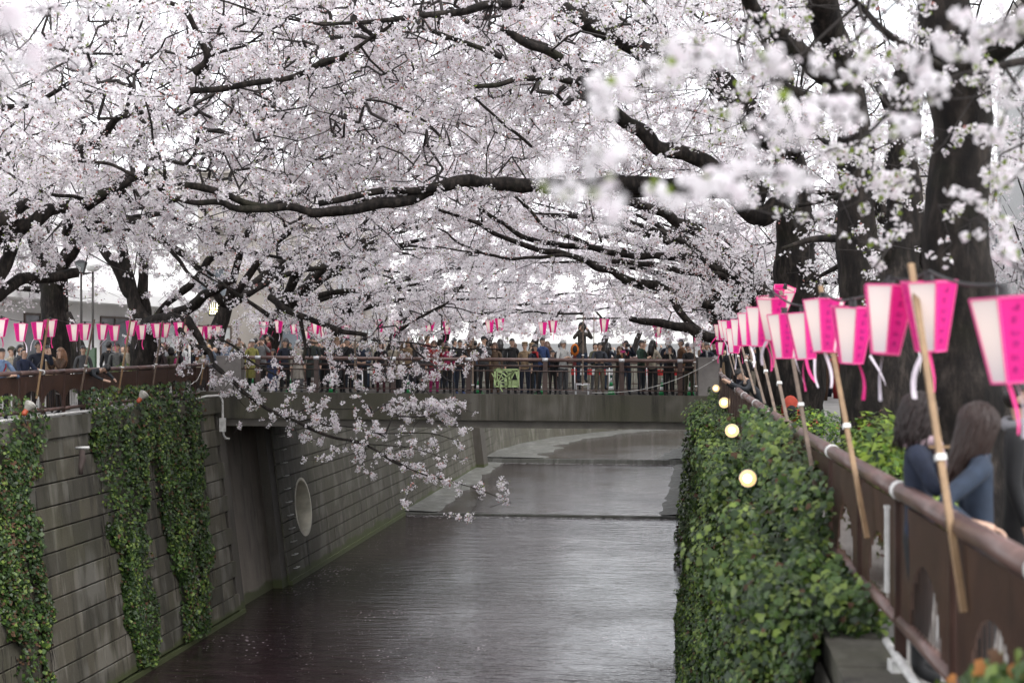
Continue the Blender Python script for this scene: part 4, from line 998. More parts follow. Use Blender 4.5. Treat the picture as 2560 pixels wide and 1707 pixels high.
def ivy_right():
    org = can(.4, 22, 3); root = empty('ivy', org); tag(root, 'thick green ivy curtain covering the right bank wall down to the water', 'ivy')
    def field(v, h, jit):
        t = .15 + .30 * (nz((v, h), .45) + .30) + .13 * nz((v, h), 1.1, 7) + .05 * nz((v, h), 3, 4)
        return plan_u(v, 1) + BAT * h * 1.04 - max(.05, t) + jit
    for lo, hi, n, sz, five in ((9.3, 17, 15000, .036, True), (17, 27, 34000, .045, False), (27, 43.5, 42000, .054, False), (50, 66, 3000, .10, False)):
        C, N = [], []
        k = 0
        while len(C) < n:
            v = random.uniform(lo, hi); hmin = max(0.03, CAMZ - .245 * v - .5)
            if hmin > 6.15: continue
            h = random.uniform(hmin, 6.2)
            if random.random() < .55 * max(0, nz((v, h), .8, 20)): continue
            C.append(tuple(can(field(v, h, random.uniform(-.03, .12)), v, h)))
            N.append(tuple(Vector(DU) * -1 + Vector((random.gauss(0, .55), random.gauss(-.25, .55), random.gauss(.45, .5)))))
        leaves('leaves', np.array(C), np.array(N), sz, IVY, (.44, .38, .13, .05), root, org, pts5=five)
    # dark sheet behind the leaves: stems, with shade put into its colour
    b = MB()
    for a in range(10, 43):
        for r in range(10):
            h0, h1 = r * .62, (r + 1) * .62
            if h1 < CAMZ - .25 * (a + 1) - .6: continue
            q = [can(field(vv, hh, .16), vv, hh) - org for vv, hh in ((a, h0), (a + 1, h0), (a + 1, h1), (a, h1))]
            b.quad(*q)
    o = b.build('stem_shade_mat', simple('ivy_stem_shade', (0.022, 0.024, 0.013), .9, var=.5, scale=20), root)
    LP0 = [(1811, 1007, 32), (1830, 1077, 25), (1870, 1196, 15.3), (1790, 971, 40)]
    # over the coping and up the railing
    C, N = [], []
    while len(C) < 21000:
        v = random.uniform(9.8, 43) if random.random() < .35 else random.uniform(9.8, 24)
        ru = rail_u(v); cover = .35 + .75 * math.exp(-((v - 15.5) / 4.2) ** 2) + .25 * nz((v, 0), .7)
        if v > 26: cover = .55 + .3 * nz((v, 0), .5)
        mode = random.random()
        if mode < .5:
            u = random.uniform(.45, ru + .1); top = 6.12 + .22 * cover + .3 * max(0, nz((v, u), 1.3)); z = top + random.uniform(-.25, .05)
        else:
            u = ru - random.uniform(.03, .22) * (1 + cover); z = 6.1 + random.uniform(0, 1) * 1.12 * cover
        if v < 11.5 and z > 6.45: continue
        c = can(u, v, z); px, py = CX + c.x / c.y * F, CY - (c.z - CAMZ) / c.y * F
        if any(c.y < d + .2 and abs(px - x) < 26 and abs(py - y) < 26 for x, y, d in LP0): continue
        C.append(tuple(can(u, v, z))); N.append((-.6 + random.gauss(0, .5), -.5 + random.gauss(0, .5), .7 + random.gauss(0, .5)))
    leaves('leaves', np.array(C), np.array(N), .041, IVY, (.36, .42, .19, .03), root, org, pts5=True)
    LP = [(1811, 1007, 32), (1830, 1077, 25), (1870, 1196, 15.3), (1790, 971, 40)]
    def clear(c, rr):
        px, py = CX + c.x / c.y * F, CY - (c.z - CAMZ) / c.y * F
        return all(c.y > d + .3 or abs(px - x) > 24 + rr * F / c.y or abs(py - y) > 24 + rr * F / c.y for x, y, d in LP)
    C, N = [], []
    for k in range(90):        # mounds of young growth that break the edge
        v = random.uniform(10.2, 41); u = random.uniform(.25, rail_u(v)); hi = 6.15 + random.random() * (.75 if 12 < v < 26 else .35); rr = random.uniform(.12, .36)
        c = can(u - .1, v, hi)
        if not clear(c, rr): continue
        for j in range(int(70 + 260 * rr)):
            d = Vector((random.gauss(0, 1), random.gauss(0, 1), random.gauss(0, .75))).normalized() * rr * random.uniform(.55, 1.15)
            C.append(tuple(c + d)); N.append(tuple(d.normalized() + Vector((-.3, -.4, .4))))
    for k in range(150):       # shoots that stand out from the wall
        v = random.uniform(11, 42); h = random.uniform(max(.6, CAMZ - .24 * v), 6.1); c = can(field(v, h, -.04), v, h); rr = random.uniform(.08, .22)
        if not clear(c, rr): continue
        for j in range(60):
            d = Vector((random.gauss(0, 1), random.gauss(0, 1), random.gauss(0, 1.3))).normalized() * rr * random.uniform(.4, 1.1)
            C.append(tuple(c + d)); N.append(tuple(d.normalized() + Vector((-.6, -.4, .4))))
    leaves('leaves', np.array(C), np.array(N), .034, IVY, (.28, .43, .27, .02), root, org, pts5=False)
    # loose ends
    for k in range(70):
        v = random.uniform(12, 40); z = random.uniform(max(.8, CAMZ - .24 * v), 6); p = can(field(v, z, -.05), v, z); pts = [p - org]
        for j in range(5): pts.append(pts[-1] + Vector((random.uniform(-.03, .01), random.uniform(-.03, .03), -.12)))
        b = MB(); b.tube(pts, .004, 4); b.build('trailing_stem', TWIG, root)
ivy_right()
def ivy_left(label, prof, n, dry=.06, org_v=34, seed=0):
    """prof: (height, v0, v1, density)"""
    org = can(LW, org_v, 3); root = empty('ivy', org); tag(root, label, 'ivy', 'ivy strips hanging on the left wall')
    hs = [p[0] for p in prof]; C, N, DRY = [], [], []
    def at(h): return [float(np.interp(h, hs, [p[i] for p in prof])) for i in (1, 2, 3)]
    while len(C) < n:
        h = random.uniform(hs[0], hs[-1]); a, c, dn = at(h); v = random.uniform(a - .15, c + .15)
        e = min(v - a, c - v) + .55 * nz((v, h), 1.3, seed) + .3 * nz((v, h), 4, seed)
        if e < 0 or random.random() > dn: continue
        gap = nz((v * 1.5, h * .5), 1.1, seed + 9)
        if gap < -.20 and random.random() < .85: continue
        out = .08 + .16 * min(1, e / .3) + .10 * nz((v, h), 1.3, seed + 3) + random.uniform(-.05, .05)
        if h > 6.05:
            hh = random.uniform(5.85, 6.95); q = can(-13.72 - max(0, hh - 6.45) * .9 + random.uniform(-.12, .12) * 1.2, v, hh)
        else: q = can(LW - BAT * h + out, v, h)
        C.append(tuple(q)); N.append(tuple(Vector(DU) + Vector((random.gauss(0, .5), random.gauss(-.3, .5), random.gauss(.5, .45)))))
        DRY.append(random.random() < dry * (1.5 + 3 * max(0, nz((v, h), .7, seed + 30)) + (3 if h < 1.3 and dry > .1 else 0)))
    C, N, DRY = np.array(C), np.array(N), np.array(DRY)
    leaves('leaves', C[~DRY], N[~DRY], .052, IVY[:3], (.62, .30, .08), root, org)
    leaves('dry_leaves', C[DRY], N[DRY], .05, [IVY[3]], (1.0,), root, org)
    b = MB()
    for k in range(36):
        h1 = hs[-1] - .3; t = random.random(); pts = []
        for j in range(12):
            h = h1 - (h1 - hs[0]) * j / 11 * random.uniform(.7, 1); a, c, dn = at(h); v = a + (c - a) * (t + .05 * math.sin(j + k)); pts.append(can(LW - BAT * h + .05, v, h) - org)
        b.tube(pts, .009, 4)
    for k in range(34):
        h = random.uniform(1.0, 6.0); a, c, dn = at(h); v = random.choice([a - .12, c + .12]) + random.uniform(-.3, .3); p = can(LW - BAT * h + .09, v, h) - org; pts = [p]
        for j in range(random.randint(3, 8)): pts.append(pts[-1] + Vector(DV) * random.uniform(-.05, .05) + Vector((0, 0, -.14)) + Vector(DU) * .014)
        b.tube(pts, .006, 4)
    o = b.build('stems', TWIG, root); o['kind'] = 'stuff'
ivy_left('ivy strip with browning leaves at the left edge of the canal wall', [(0.1, 27.2, 28.4, .7), (2, 26.9, 28.5, 1), (4.5, 26.4, 28.5, 1), (6.0, 26.0, 28.9, 1), (6.6, 26.0, 29.4, 1)], 10500, .07, 29, 1)
ivy_left('long bright green ivy strip hanging to the water, between the bare bays', [(0.1, 33.2, 34.0, .8), (1.2, 32.6, 34.4, 1), (3, 32.3, 34.3, 1), (4.5, 32.0, 34.7, 1), (5.6, 31.8, 35.5, 1), (6.5, 31.7, 36.0, 1)], 12500, .03, 34.5, 2)
ivy_left('dark ivy strip next to the bridge thinning to dry stems at its foot', [(0.15, 36.1, 38.0, .22), (1.0, 36.1, 38.4, .5), (2, 35.9, 38.7, .9), (4, 35.4, 38.9, 1), (5.6, 35.1, 39.1, 1), (6.6, 34.9, 39.2, 1)], 12500, .05, 38.5, 3)

def bush(label, c, r, n, size, frac, mats=BUSHM, name='bush', up=.6):
    org = c; root = empty(name, org); tag(root, label, 'bush')
    d = rng.normal(size=(n, 3)); d /= np.linalg.norm(d, axis=1, keepdims=True); q = d * rng.uniform(.55, 1, (n, 1)) * np.array(r)
    q *= (1 + .25 * np.array([mnoise.noise(Vector(x) * 2.2 + Vector((c[0], 0, 0))) for x in q]))[:, None]
    C = q * np.array([1, 1, 1]) + np.array(org)
    Nn = d + np.array([0, -.2, up]) + rng.normal(size=d.shape) * .5
    leaves('leaves', C, Nn, size, mats, frac, root, org, aspect=.42)
    b = MB()
    for k in range(9):
        e = Vector(q[k * 7 % n]) * .8; b.tube([Vector((0, 0, -r[2])), e * .5, e], .008, 5)
    o = b.build('stem', TWIG, root); o['kind'] = 'stuff'
bush('bright green leafy bush behind the right railing between two trunks', can(1.75, 13.0, 6.9), (.45, 1.3, .55), 2600, .055, (.45, .45, .0, .10))
bush('green bush with reddish tips behind the railing beside the woman in navy', can(1.72, 10.4, 6.75), (.38, .75, .45), 1700, .045, (.5, .22, .18, .10))
bush('low dark hedge under the arching tree on the right bank', can(2.1, 22, 6.5), (.6, 7.0, .55), 5000, .06, (.4, .15, 0, .45))
bush('small green bush behind the left railing beside the bending man', can(-15.3, 37.0, 6.95), (.5, .9, .55), 1300, .055, (.5, .4, 0, .1))
def near_ivy():
    org = can(1.2, 6.3, 6.1); root = empty('ivy', org); tag(root, 'blurred ivy tuft with an orange patch in the bottom right corner', 'ivy')
    n = 900; C = []; 
    for k in range(n):
        v = random.uniform(5.6, 7.0); u = rail_u(v) - random.uniform(.05, .28); z = 6.1 + random.random() * (.82 - .38 * (v - 5.6)) 
        C.append(tuple(can(u, v, z)))
    Nn = rng.normal(size=(n, 3)) * .5 + np.array([-.5, -.6, .6])
    leaves('leaves', np.array(C), Nn, .042, [IVY[1], IVY[2], IVY[3], simple('orange_leaf', (.35, .13, .02))], (.5, .33, .09, .08), root, org, pts5=True)
near_ivy()

# ------------------------------------------------------------------ festival lanterns
def lantern_meshes():
    R1, R0, H = .150, .080, .37
    out = {}
    def corner(i, R, z): a = math.radians(30 + 60 * i); return Vector((R * math.cos(a), R * math.sin(a), z))
    b = MB(); b.quad(corner(0, R1, 0), corner(0, R0, -H), corner(1, R0, -H), corner(1, R1, 0)); out['w'] = b.mesh('panel', LWHITE)
    b = MB(); b.quad(corner(0, R1, 0), corner(0, R0, -H), corner(1, R0, -H), corner(1, R1, 0)); out['p'] = b.mesh('panel', LPINK)
    b = MB()
    for i in range(6):
        b.tube([corner(i, R1, .004), corner(i, R0, -H - .004)], .0058, 4); b.tube([corner(i, R1, 0), corner(i + 1, R1, 0)], .0062, 4); b.tube([corner(i, R0, -H), corner(i + 1, R0, -H)], .0062, 4)
    out['f'] = b.mesh('frame', LEDGE)
    # brush lettering running down a panel: six characters made of strokes, too small to read
    b = MB(); r_ = random.Random(5)
    A = (corner(0, R1, 0) + corner(1, R1, 0)) / 2; B = (corner(0, R0, -H) + corner(1, R0, -H)) / 2; sx = (corner(1, R1, 0) - corner(0, R1, 0)).normalized(); nn = (A - Vector((0, 0, 0))).normalized()
    for k in range(6):
        c = A.lerp(B, .12 + .145 * k) + nn * .004; w_ = .017 - .001 * k; sy = (B - A).normalized()
        for q in range(5):
            x0, y0 = r_.uniform(-1, 1), r_.uniform(-1, 1); ho = q % 2
            p0 = c + sx * w_ * (-.9 if ho else x0) + sy * w_ * (y0 if ho else -.9); p1 = c + sx * w_ * (.9 if ho else x0 + r_.uniform(-.3, .3)) + sy * w_ * (y0 if ho else .9)
            t = (sy if ho else sx) * .0022
            b.quad(p0 - t, p1 - t, p1 + t, p0 + t)
    out['t'] = b.mesh('lettering', LINK)
    b = MB(); b.tube([Vector((0, 0, .0)), Vector((0, 0, .05))], [.03, .022], 8); b.tube([Vector((-.03, 0, .05)), Vector((.03, 0, .05))], .012, 6)
    for i in range(0, 6, 2): b.tube([corner(i, R1 * .97, 0), Vector((0, 0, .01))], .004, 4)
    out['h'] = b.mesh('bulb_holder', BLACKC)
    for nm, m in (('rp', RIBP), ('rw', RIBW)):
        b = MB(); pr = None
        for k in range(7):
            t = k / 6; c = Vector((.05 * math.sin(2.2 * t), .01 * math.sin(4 * t), -H - .26 * t)); tw = .6 * t
            w_ = Vector((math.cos(tw), math.sin(tw), 0)) * .013
            if pr: b.quad(pr[0], pr[1], c + w_, c - w_)
            pr = (c - w_, c + w_)
        out[nm] = b.mesh('ribbon', m)
    return out
LM = lantern_meshes(); LPARTS = None
def lantern(loc, rz, label, group, tilt=(0, 0), rib='rp', rib_rot=0, sc=1.0, flip=0):
    r = link('festival_lantern', None); r.location = loc; r.rotation_euler = (tilt[0], tilt[1], rz); r.scale = (sc,) * 3; r.empty_display_size = .1
    tag(r, label, 'lantern', group)
    for i in range(6):
        pink = (i + flip) % 2 == 0
        o = link('panel', LM['p' if pink else 'w'], r); o.rotation_euler = (0, 0, math.radians(60 * i))
        if pink: t = link('lettering', LM['t'], r); t['kind'] = 'stuff'; t.rotation_euler = (0, 0, math.radians(60 * i))
    link('frame', LM['f'], r); link('bulb_holder', LM['h'], r)
    o = link('ribbon', LM[rib], r); o.rotation_euler = (random.uniform(-.2, .2), random.uniform(-.25, .25), rib_rot)
    if random.random() < .5:
        o = link('ribbon', LM['rw' if rib == 'rp' else 'rp'], r); o.rotation_euler = (random.uniform(-.3, .3), random.uniform(-.5, .5), rib_rot + 2)
def deg(a): return math.radians(a)
# left bank: x, top y, tilt
LL = [(3, 797, 8), (52, 810, -3), (95, 807, -5), (126, 800, 7), (182, 813, -6), (212, 810, 4), (257, 811, 5), (285, 814, 3), (329, 803, 7), (352, 813, 2), (391, 809, 4), (413, 809, 8), (447, 807, -3), (462, 812, 12), (498, 818, -6), (520, 816, 3), (543, 815, 5)]
LLAB = ['cut off by the left edge of the photo', 'over the man in glasses, leftmost whole one', 'just left of the first leaning pole', 'half behind the first leaning pole', 'before the thick trunk, left of its pair', 'left of the second pole, against the trunk edge', 'right of the second pole before the white wall', 'over the smiling young man', 'crossed by the third leaning pole', 'hanging before the forked trunk', 'right side of the forked trunk', 'touching the fourth leaning pole', 'left of the fifth pole under the big limb', 'behind the fifth pole beside the white post', 'half hidden by the drooping branch', 'small one in blossom past the drooping branch', 'last before the stone pillar']
tops = []
for (x, y, tl), lb in zip(LL, LLAB):
    d = 14.15 * F / (1716 - x); p = P(x, y, d); tops.append(p)
    lantern(p, deg(-64 + random.uniform(-9, 9)), 'left bank lantern, ' + lb, 'pink lanterns along the left railing', (deg(random.uniform(-3, 3)), deg(tl)), random.choice(['rp', 'rw']), random.uniform(0, 6), 1.0, 0)
# right bank
RL = [(2509, 744, 964, 'big blurred one cut by the right edge'), (2322, 704, 884, 'high one at the tan pole, its pink side split'), (2225, 718, 892, 'left neighbour of the high one at the tan pole'), (2132, 768, 913, 'at the second tan pole with two long ribbons'), (2059, 752, 886, 'left of the second tan pole'), (2007, 782, 902, 'before the dark trunk with crossed pink ribbons'), (1962, 722, 800, 'tilted pink one high behind its pole'), (1930, 744, 854, 'white faced one left of the grey pole with silver cap'), (1961, 787, 900, 'narrow white faced one beside the crossed ribbons'), (1902, 771, 870, 'slim one with a pale ribbon'), (1876, 786, 868, 'with overlapping pink edges in the middle of the cluster'), (1852, 801, 868, 'behind the two white faced ones of the cluster'), (1838, 823, 885, 'lowest white one of the far cluster'), (1822, 803, 855, 'small one of the far cluster over the climbing ivy'), (1811, 802, 848, 'small one nearest the stone pillar but one'), (1800, 812, 852, 'farthest small one by the stone pillar')]
rt = []
for i, (x, y0, y1, lb) in enumerate(RL):
    d = .385 * F / (y1 - y0); p = P(x, y0, d); rt.append(p)
    rot = [96, 70, 78, 72, 92, 74, 20, 80, 96, 84, 96, 90, 86, 92, 80, 90][i]
    lantern(p, deg(-rot - 60 + 8), 'lantern on the right bank, ' + lb, 'pink lanterns along the right railing', (deg(random.uniform(-4, 4)), deg([4, 5, -4, 3, -3, 2, 24, 8, 0, -3, -4, -4, -3, 0, 0, 0][i])), ['rw', 'rp'][i % 2], [.9, 2.6, 3.6][i % 3], 1.0, 0)
# bridge
BL = [(735, 805, 49.4, 'left most in the blossoms'), (770, 816, 49.4, 'showing a pink face left of the black forked twig'), (789, 806, 49.4, 'glowing pink centre under the slanting limb'), (811, 815, 49.4, 'with a pink hem right of the glowing one'), (866, 815, 49.4, 'partly covered by the slanting limb'), (698, 802, 49.6, 'mostly buried in blossom'), (660, 806, 49.6, 'far left above the patterned skirt'), (950, 800, 49.6, 'faint in blossom over the far rail'), (993, 803, 49.4, 'above the raised phones'), (1075, 806, 49.4, 'pink one left of a pair near the centre'), (1118, 805, 49.4, 'white faced one of the central pair'), (1224, 802, 49.4, 'pink glowing one above the black cap'), (1249, 797, 49.4, 'white faced and narrow beside the pink glowing one'), (1357, 807, 49.4, 'pale pink above the man with the scarf'), (1382, 802, 49.4, 'white face with pink sides left of the tall photographer'), (1511, 798, 41.9, 'large and bright right of the tall photographer'), (1644, 813, 44.5, 'over the long haired woman in cream'), (1745, 834, 42.6, 'over the older man'), (1800, 855, 42.0, 'crumpled beside the stone pillar')]
for i, (x, y, d, lb) in enumerate(BL):
    lantern(P(x, y, d), deg([-90, -60, -90, -35, -88, -60][i % 6] + random.uniform(-6, 6)), 'lantern above the bridge, ' + lb, 'pink lanterns above the bridge', (0, deg(random.uniform(-6, 6))), ['rp', 'rw'][i % 2], random.uniform(0, 6), 1.12 if d > 46 else 1.0, i % 2)

def pole(label, group, a, c, m, w=.019, ties=()):
    a, c = Vector(a), Vector(c); r = empty('lath_pole', a); tag(r, label, 'pole', group)
    d = (c - a); L = d.length; b = MB(); q = d.normalized().to_track_quat('Z', 'Y').to_matrix().to_4x4()
    b.box(-w, w, -w * .62, w * .62, 0, L * .52, M=q); b.box(-w * .96, w * .96, -w * .6, w * .6, L * .52, L, M=q); b.build('lath', m, r)
    for t in ties:
        b = MB(); b.box(-w * 1.5, w * 1.5, -w * 1.25, w * 1.25, L * t - .016, L * t + .016, M=q); b.build('tie', TAPE, r)
for i, (x0, y0, x1, y1, lb) in enumerate([(91, 996, 121, 798, 'crossing the man in glasses'), (202, 977, 236, 799, 'beside the bending man'), (296, 983, 326, 801, 'before the forked trunk, tan'), (381, 971, 407, 802, 'right of the forked trunk'), (440, 921, 463, 798, 'before the woman with the pink straps'), (501, 962, 520, 845, 'nearest the stone pillar, short')]):
    d = 14.3 * F / (1716 - (x0 + x1) / 2)
    pole('leaning pole on the left railing ' + lb, 'lath poles holding the left lanterns', P(x0, y0, d * .993), P(x1, y1, d * .985), WOODY if i in (0, 2, 5) else WOOD, .02, (.36,))
RP = [(2410, 1530, 2277, 660, 7.35, 'tan and nearest, crossing the navy woman', WOODY), (2168, 1345, 2051, 716, 10.3, 'second nearest, tan', WOODY), (2042, 1240, 1952, 728, 13.0, 'grey with a silver cap', WOOD), (1985, 1130, 1902, 745, 15.6, 'fourth nearest, grey', WOOD), (1945, 1060, 1876, 765, 18.5, 'over the thickest ivy', WOOD), (1912, 1010, 1850, 780, 21.5, 'before the bent photographer', WOOD), (1888, 985, 1836, 800, 24.5, 'wrapped in white cable', WOOD), (1864, 960, 1822, 806, 28, 'third from the stone pillar', WOOD), (1846, 948, 1812, 812, 32, 'second from the stone pillar', WOOD), (1836, 938, 1804, 820, 36.5, 'closest to the stone pillar', WOOD)]
for x0, y0, x1, y1, d, lb, m in RP:
    pole('leaning pole on the right railing, ' + lb, 'lath poles holding the right lanterns', P(x0, y0, d * .94), P(x1, y1, d * 1.035), m, .0165, (.42,))
for x0, x1, y1, d, lb in ((1457, 1458, 782, 42.2, 'in front of the tall photographer'), (888, 888, 800, 42.2, 'left half of the bridge rail'), (1182, 1182, 785, 42.2, 'behind the drooping blossom at mid rail'), (1741, 1732, 820, 42.2, 'at the stone pillar end'), (1484, 1485, 784, 49.3, 'on the far rail behind the tall photographer')):
    pole('upright lath pole on the bridge ' + lb, 'lath poles on the bridge rails', P(x0, 978 if d < 45 else 955, d), P(x1, y1, d), WOOD, .028, (.08, .46))
def cable(label, pts, sag, rad=.007, name='lantern_cable', m=BLACKC):
    o3 = Vector(pts[0]); b = MB()
    for a, c in zip(pts, pts[1:]):
        a, c = Vector(a), Vector(c); b.tube([a.lerp(c, t / 6) - Vector((0, 0, sag * math.sin(math.pi * t / 6))) - o3 for t in range(7)], rad, 5)
    o = b.build(name, m, None, True); o.location = o3; tag(o, label, 'cable')
up = Vector((0, 0, .055))
cable('black cable stringing the left bank lanterns', [p + up for p in tops], .02)
cable('black cable stringing the right bank lanterns', [rt[i] + up for i in (0, 1, 2, 3, 4, 5, 7, 9, 10, 11, 13, 14, 15)], .03, .009)
cable('thin grey wire slanting across the right bridge rail', [P(1480, 982, 42.0), P(1600, 975, 42.0), P(1700, 945, 42.0), P(1797, 893, 42.0)], .03, .008, 'grey_wire', WHITEP)
cable('loose white cable looping down the left railing', [P(185, 930, 35), P(180, 950, 34.5), P(165, 975, 34), P(140, 983, 33.5)], .06, .012, 'white_cable', TAPE)
cable('white cable dangling at the pillar end of the left railing', [P(506, 912, 41.5), P(500, 935, 41.4), P(485, 955, 41.3), P(468, 957, 41)], .06, .010, 'white_cable', TAPE)

# ------------------------------------------------------------------ clamp lamps
mm, nt_, bb = nodes('lamp_glow'); bb.inputs['Base Color'].default_value = (.5, .36, .2, 1); bb.inputs['Emission Color'].default_value = (1.0, .62, .27, 1); bb.inputs['Emission Strength'].default_value = 0.42; LAMPG = mm
mm, nt_, bb = nodes('lamp_hot'); bb.inputs['Base Color'].default_value = (.5, .4, .3, 1); bb.inputs['Emission Color'].default_value = (1.0, .78, .48, 1); bb.inputs['Emission Strength'].default_value = 2.6; LAMPH = mm
LAMPW = simple('lamp_glass_white', (.36, .34, .30), .25, bmp=0); LAMPR = simple('lamp_socket_red', (.36, .07, .03), .45, bmp=0); 
def clamp_lamp(px, py, d, label, face, lit):
    c = P(px, py, d); r = empty('clamp_lamp', c); tag(r, label, 'lamp', 'clamp lamps along the canal walls')
    q = Vector(face).normalized().to_track_quat('Z', 'Y').to_matrix().to_4x4(); R = {1870: .092, 1790: .10}.get(px, .12)
    def lathe(prof, name, m):
        b = MB(); n = 16; prev = None
        for rad, z in prof:
            cur = [q @ Vector((rad * math.cos(2*math.pi*i/n), rad * math.sin(2*math.pi*i/n), z)) for i in range(n)]
            if prev:
                for i in range(n): b.quad(prev[i], prev[(i+1) % n], cur[(i+1) % n], cur[i])
            prev = cur
        return b.build(name, m, r, True)
    lathe([(R*.52, .046), (R*.8, .034), (R, .0)], 'lens', LAMPG if lit else LAMPW)
    lathe([(0, .055), (R*.52, .046)], 'lens_centre', LAMPH if lit else LAMPW)
    b = MB(); b.tube([q @ Vector((R * 1.03 * math.cos(a), R * 1.03 * math.sin(a), .002)) for a in [2 * math.pi * k / 16 for k in range(17)]], .005, 5); b.build('rim', WHITEP, r, True)
    lathe([(R, 0), (R * 1.04, -.004), (R * .96, -.05), (R * .62, -.12), (R * .42, -.16)], 'bulb_body', LAMPW)
    lathe([(R * .46, -.15), (R * .48, -.25), (R * .3, -.28), (0, -.285)], 'socket', LAMPR)
    b = MB(); b.tube([q @ Vector((0, 0, -.26)), q @ Vector((0, 0, -.30)) + Vector((.05, 0, -.08)), q @ Vector((0, 0, -.30)) + Vector((.08, .02, -.22))], .012, 6); b.build('clamp_arm', BLACKC, r, True)
clamp_lamp(1811, 1007, 32, 'lit round lamp in the ivy, upper of the two before the bridge end', (-.25, -1, .25), True)
clamp_lamp(1830, 1077, 25, 'lit round lamp with a wire guard in the middle of the ivy', (-.25, -1, .3), True)
clamp_lamp(1870, 1196, 15.3, 'lit lamp half covered by leaves, lowest in the ivy', (-.3, -1, .1), True)
clamp_lamp(1790, 971, 40, 'small glowing lamp at the foot of the stone pillar', (-.3, -1, 0), True)
clamp_lamp(361, 984, 35.2, 'white lamp head on an orange socket atop the long ivy strip', (.5, .35, .75), False)
clamp_lamp(77, 1010, 29.6, 'white lamp head on a red socket before the slatted railing', (.45, .35, .8), False)

# ------------------------------------------------------------------ people
SKIN = simple('skin', (.52, .33, .24), .5, var=.08, bmp=0); HAIRB = simple('hair_black', (.012, .010, .010), .4, bmp=0); HAIRN = simple('hair_brown', (.075, .035, .02), .4, bmp=0); HAIRG = simple('hair_grey', (.10, .095, .09), .5, bmp=0)
FEAT = simple('eye_dark', (.02, .015, .012), .4, bmp=0); MOUTH = simple('lip', (.33, .11, .09), .5, bmp=0)
CM = {}
def cloth(c):
    k = tuple(x * .62 for x in c); c = k
    if k not in CM: CM[k] = simple('cloth', c, .85, var=.22, scale=14, bmp=.25)
    return CM[k]
BK, NV, DN, GY, LG_, CRM, TAN, BRN, GRN, RED, PNK, WHT, OLV, BLU, KHK = (.016,.016,.018), (.016,.021,.040), (.028,.046,.082), (.09,.09,.095), (.30,.30,.31), (.52,.46,.36), (.36,.25,.15), (.11,.06,.035), (.02,.055,.035), (.42,.02,.025), (.55,.05,.20), (.68,.68,.67), (.085,.085,.05), (.05,.09,.24), (.20,.17,.12)
POSES = {
 'down': [(.23, .03, 1.13), (.24, -.05, .89), (.24, -.08, .80)],
 'phone': [(.23, -.17, 1.20), (.10, -.33, 1.47), (.055, -.37, 1.54)],
 'camera': [(.27, -.14, 1.28), (.11, -.24, 1.55), (.06, -.22, 1.60)],
 'chest': [(.25, -.10, 1.14), (.10, -.29, 1.20), (.04, -.32, 1.23)],
 'lean': [(.27, -.26, 1.07), (.12, -.40, 1.12), (.05, -.44, 1.12)],
 'high': [(.24, -.20, 1.40), (.10, -.32, 1.68), (.06, -.34, 1.76)],
}
